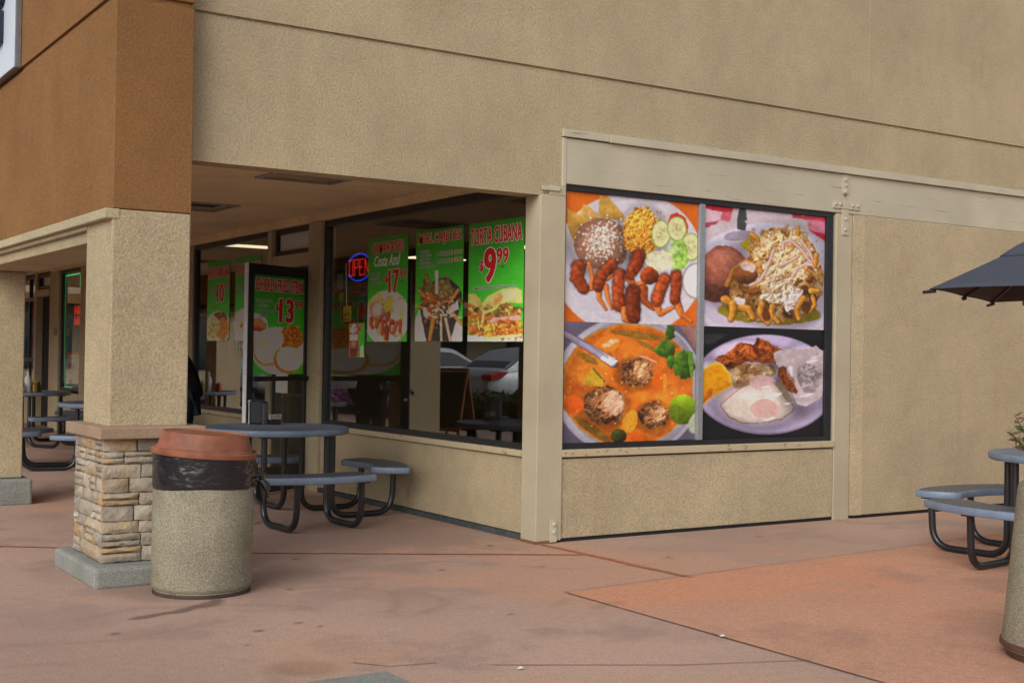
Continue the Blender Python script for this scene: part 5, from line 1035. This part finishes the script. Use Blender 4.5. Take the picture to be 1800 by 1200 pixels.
tr_ = Sk(); t0_ = tr_.add((-.02, 0, 1.02), (.155, .18))
for s_ in (-1, 1): tr_.chain(t0_, ((.01, .105 * s_, .94), .115), ((.03, .11 * s_, .56), .085), ((-.01, .12 * s_, .10), .065))
skin('trousers', tr_.v, tr_.e, tr_.r, M_jean, pe)
for s_ in (-1, 1):
    sh_ = Sk(); q = sh_.add((-.04, .12 * s_, .05), (.045, .05)); sh_.chain(q, ((.06, .125 * s_, .05), (.045, .052)), ((.20, .135 * s_, .035), (.033, .05))); skin('shoe', sh_.v, sh_.e, sh_.r, M_black, pe)
ha = Sk(); q = ha.add((.33, 0, 1.80), (.075, .085)); ha.chain(q, ((.35, 0, 1.88), (.095, .09)), ((.40, 0, 1.935), (.06, .07))); skin('hair', ha.v, ha.e, ha.r, M_hair, pe)
for s_ in (-1, 1):
    m = MB(); m.lathe([(0, -.012), (.009, -.008), (.012, 0), (.009, .008), (0, .012)], 10, (.478, .034 * s_, 1.835)); m.build('eye', M_black, pe, smooth=True)
    m = MB(); m.lathe([(0, -.03), (.012, -.02), (.016, 0), (.014, .02), (0, .03)], 10, (.385, .088 * s_, 1.82)); m.build('ear', M_skin, pe, smooth=True)
# ---------------------------------------------------------------- across the walk: seen only in the glass
cb = empty('chalkboard', (-5.62, 11.1, 0), R(38), 'wooden sandwich board with a blank dark slate, reflected in the corner window', 'chalkboard')
for sg_, nm in ((1, 'panel'), (-1, 'panel')):
    f = Vector((.22 * sg_ * .7, .22 * sg_ * -.7, 0)); w_ = Vector((.7, .7, 0)) * .42; top = Vector((0, 0, 1.22)); m = MB()
    a, b_, c_, d_ = f - w_, f + w_, top - w_, top + w_; nn = (b_ - a).cross(c_ - a).normalized() * .025
    def bar(p, q, wd): s1 = (q - p).normalized(); s2 = nn.normalized().cross(s1) * wd; m.obox(p - s2 * .5 - nn * .5, q - p, s2, nn)
    bar(a, c_, .06); bar(b_, d_, .06); bar(c_ - w_ * .08, d_ + w_ * .08, .06); bar(a.lerp(c_, .14), b_.lerp(d_, .14), .06); fr_ = m.build(nm, M_oak, cb)
    m = MB(); o = a.lerp(c_, .15); m.obox(o - nn * .2, b_ - a, (c_ - a) * .82, nn * .4); m.build('slate', M_chalk if sg_ > 0 else M_oak, fr_)
def make_car(loc, rz, paint, label, kind='sedan'):
    c = empty('parked_car', loc, rz, label, 'car', 'cars parked across the walk'); c.scale = (1.16,) * 3; m = MB(); van = kind != 'sedan'; hz = .22 if van else 0
    st = [(-2.32, .66, .42, .72), (-2.28, .80, .30, .90), (-2.10, .87, .24, 1.02 + hz), (-1.5, .90, .22, 1.04 + hz), (-.6, .91, .20, .99 + hz * .6), (.8, .91, .20, .95 + hz * .5), (1.4, .90, .21, .90 + hz * .4), (2.05, .84, .24, .78 + hz * .4), (2.28, .74, .30, .64 + hz * .3), (2.33, .60, .40, .56)]
    rs = [[(x, -w_ * .86, zb), (x, -w_ * .97, zb + .10), (x, -w_, zb + (zt - zb) * .45), (x, -w_ * .97, zb + (zt - zb) * .8), (x, -w_ * .90, zt - .02), (x, -w_ * .7, zt), (x, 0, zt + .02), (x, w_ * .7, zt), (x, w_ * .90, zt - .02), (x, w_ * .97, zb + (zt - zb) * .8), (x, w_, zb + (zt - zb) * .45), (x, w_ * .97, zb + .10), (x, w_ * .86, zb)] for x, w_, zb, zt in st]
    m.rings(rs); body = m.build('body', paint, c, smooth=True); sb = body.modifiers.new('sub', 'SUBSURF'); sb.levels = sb.render_levels = 1
    rz_ = 1.45 + hz * 1.2; gb = 1.0 + hz; cab = [(-2.0 if van else -1.75, gb, .78, gb), (-1.75 if van else -1.05, rz_ - .06, .66, gb), (-.4, rz_, .64, gb), (.35, rz_ - .03, .64, gb), (1.15, gb - .03, .76, gb)]
    m = MB(); m.rings([[(x, -max(w_, .76), b_ - .06), (x, -w_, z), (x, -w_ * .8, z + .02), (x, w_ * .8, z + .02), (x, w_, z), (x, max(w_, .76), b_ - .06)] for x, z, w_, b_ in cab]); m.build('cabin', paint, c, smooth=True)
    for sg_ in (-1, 1):
        for q in ([(-1.45, gb + .04), (-1.02, rz_ - .12), (-.36, rz_ - .08), (-.36, gb + .04)], [(-.28, gb + .04), (-.28, rz_ - .08), (.30, rz_ - .11), (.92, gb + .04)]):
            m = MB(); k = lambda z: .785 - (z - gb) / (rz_ - gb) * .115; m.add([(x, sg_ * k(z), z) for x, z in q] + [(x, sg_ * (k(z) - .03), z) for x, z in q], [(0, 1, 2, 3), (4, 5, 6, 7), (0, 1, 5, 4), (1, 2, 6, 5), (2, 3, 7, 6), (3, 0, 4, 7)]); m.build('side_window', M_carglass, c)
        m = MB(); m.prism([(-2.30, .90), (-2.05, .97), (-1.78, .96), (-1.98, .83), (-2.29, .78)], sg_ * .60, sg_ * .90, lambda u, v, h: (u - .012, h, v)); m.build('tail_light', M_tail, c, bevel=.01)
        for x in (-1.40, 1.42):
            m = MB(); m.lathe([(0, -.11), (.30, -.11), (.33, -.08), (.33, .08), (.30, .11), (0, .11)], 28)
            for i, v in enumerate(m.v): m.v[i] = (x + v[0], sg_ * .82 + v[2], .33 + v[1])
            w2 = m.build('wheel', M_tyre, c, smooth=True); m = MB(); m.lathe([(0, -.0), (.2, -.0), (.21, .012), (.08, .03), (0, .03)], 20)
            for i, v in enumerate(m.v): m.v[i] = (x + v[0], sg_ * (.93 + v[2]), .33 + v[1])
            m.build('rim', M_chrome, w2, smooth=True)
    m = MB(); x0, x1 = cab[0][0], cab[1][0]; m.add([(x0 + .06 - .012, -.66, gb + .06), (x0 + .06 - .012, .66, gb + .06), (x1 - .06 - .012, .56, rz_ - .1), (x1 - .06 - .012, -.56, rz_ - .1), (x0 + .16, -.66, gb + .06), (x0 + .16, .66, gb + .06), (x1 + .04, .56, rz_ - .1), (x1 + .04, -.56, rz_ - .1)], [(0, 1, 2, 3), (4, 5, 6, 7), (0, 1, 5, 4), (1, 2, 6, 5), (2, 3, 7, 6), (3, 0, 4, 7)]); m.build('rear_window', M_carglass, c)
    m = MB(); m.add([(1.10, -.66, gb + .02), (1.10, .66, gb + .02), (.42, .58, rz_ - .07), (.42, -.58, rz_ - .07), (1.16, -.66, gb + .02), (1.16, .66, gb + .02), (.48, .58, rz_ - .07), (.48, -.58, rz_ - .07)], [(0, 1, 2, 3), (4, 5, 6, 7), (0, 1, 5, 4), (1, 2, 6, 5), (2, 3, 7, 6), (3, 0, 4, 7)]); m.build('windscreen', M_carglass, c)
    m = MB(); m.box(-2.345, -2.325, -.26, .26, .62, .76); m.build('number_plate', M_white, c); m = MB(); m.box(-2.335, -2.30, -.45, .45, .815, .835); m.build('chrome_strip', M_chrome, c); m = MB(); m.box(-2.36, -2.2, -.7, .7, .30, .40); m.build('bumper', M_black, c, bevel=.03)
    return c
make_car((-12.5, 18.2, -.02), R(172), M_carsilver, 'silver grey sedan parked tail towards the walk, reflected at the right of the corner window')
make_car((-11.3, 22.2, -.02), R(180), M_carwhite, 'white sedan parked beyond the silver one, reflected behind the sandwich board')
make_car((-18.5, 19.5, -.02), R(0), M_carsilver, 'grey tall car parked in the second row, reflected above the silver sedan', 'van')
make_car((-10.6, 27.0, -.02), R(180), M_carwhite, 'white tall car parked farthest along the row, reflected above the magenta flowers', 'van')
make_car((-19, 25.5, -.02), R(0), M_carwhite, 'white sedan parked in the second row behind the white sedan of the first row')
hd_ = [('low dark green shrub right of the sandwich board', -8.7, 13.6), ('low dark green shrub second from the sandwich board', -8.5, 14.7), ('low dark green shrub behind the first two shrubs', -9.2, 14.3), ('low dark green shrub nearest the silver sedan', -9.1, 15.5)]
for i, (lb, x, y) in enumerate(hd_): leafy('shrub', (x, y, -.02), lb + ', reflected in the corner window', 'shrub', 60, .72, .75, .10, [M_hedge, M_hedge, M_leaf], 'shrubs in the planting bed', 20 + i, 26)
rs_ = random.Random(5); m = MB(); m2 = MB()
for i in range(5200):
    x, y = rs_.uniform(-9.5, -7.7), rs_.uniform(16.6, 24); h = .30 + .35 * float(V[2].at(np.array(x * 1.3 + 20), np.array(y * 1.3))); z = rs_.uniform(.05, h); d = Vector((rs_.gauss(0, 1), rs_.gauss(0, 1), rs_.gauss(.5, .5))).normalized() * .07; s_ = d.orthogonal().normalized() * .035; p = Vector((x, y, z))
    (m if (z > h * .55 and rs_.random() < .75) else m2).add([p, p + d * .5 + s_, p + d, p + d * .5 - s_], [(0, 1, 2, 3)])
tag(m.build('flowers', M_flower), kind='stuff'); tag(m2.build('ground_cover', M_hedge), kind='stuff')

# far trees across the car park
rs_ = random.Random(9); m = MB()
for k in range(16):
    cx_, cy_, hh, rr_ = -46 + rs_.uniform(-4, 4), 2 + k * 5.2, rs_.uniform(4, 8), rs_.uniform(2.2, 3.6)
    for i in range(420):
        v = Vector((rs_.gauss(0, 1), rs_.gauss(0, 1), rs_.gauss(0, 1))).normalized() * rs_.random() ** .4; p = Vector((cx_ + v.x * rr_, cy_ + v.y * rr_, hh * .55 + v.z * hh * .5)); d = Vector((rs_.gauss(0, 1), rs_.gauss(0, 1), rs_.gauss(0, 1))).normalized() * .5; s2 = d.orthogonal().normalized() * .25
        m.add([p - d, p + s2, p + d, p - s2], [(0, 1, 2, 3)])
    m.tube([(cx_, cy_, -.2), (cx_, cy_, hh * .6)], .16, 6)
tag(m.build('trees', M_hedge), kind='stuff')

fb = empty('shop_building', (-30, 47, 0), 0, 'long low beige shop building beyond the car park, seen only mirrored in the far glass', 'building')
m = MB(); m.box(-32, 29, 0, 8, -.1, 5.2); m.build('wall', M_beige, fb); m = MB(); m.box(-32.4, 29.4, -2.2, 8.4, 3.3, 3.7); m.build('canopy', M_brown, fb)
for k in range(9): m = MB(); m.box(-30 + k * 6.5, -26 + k * 6.5, -.06, .02, .6, 2.9); m.build('window', M_carglass, fb)
bpy.context.view_layer.update()
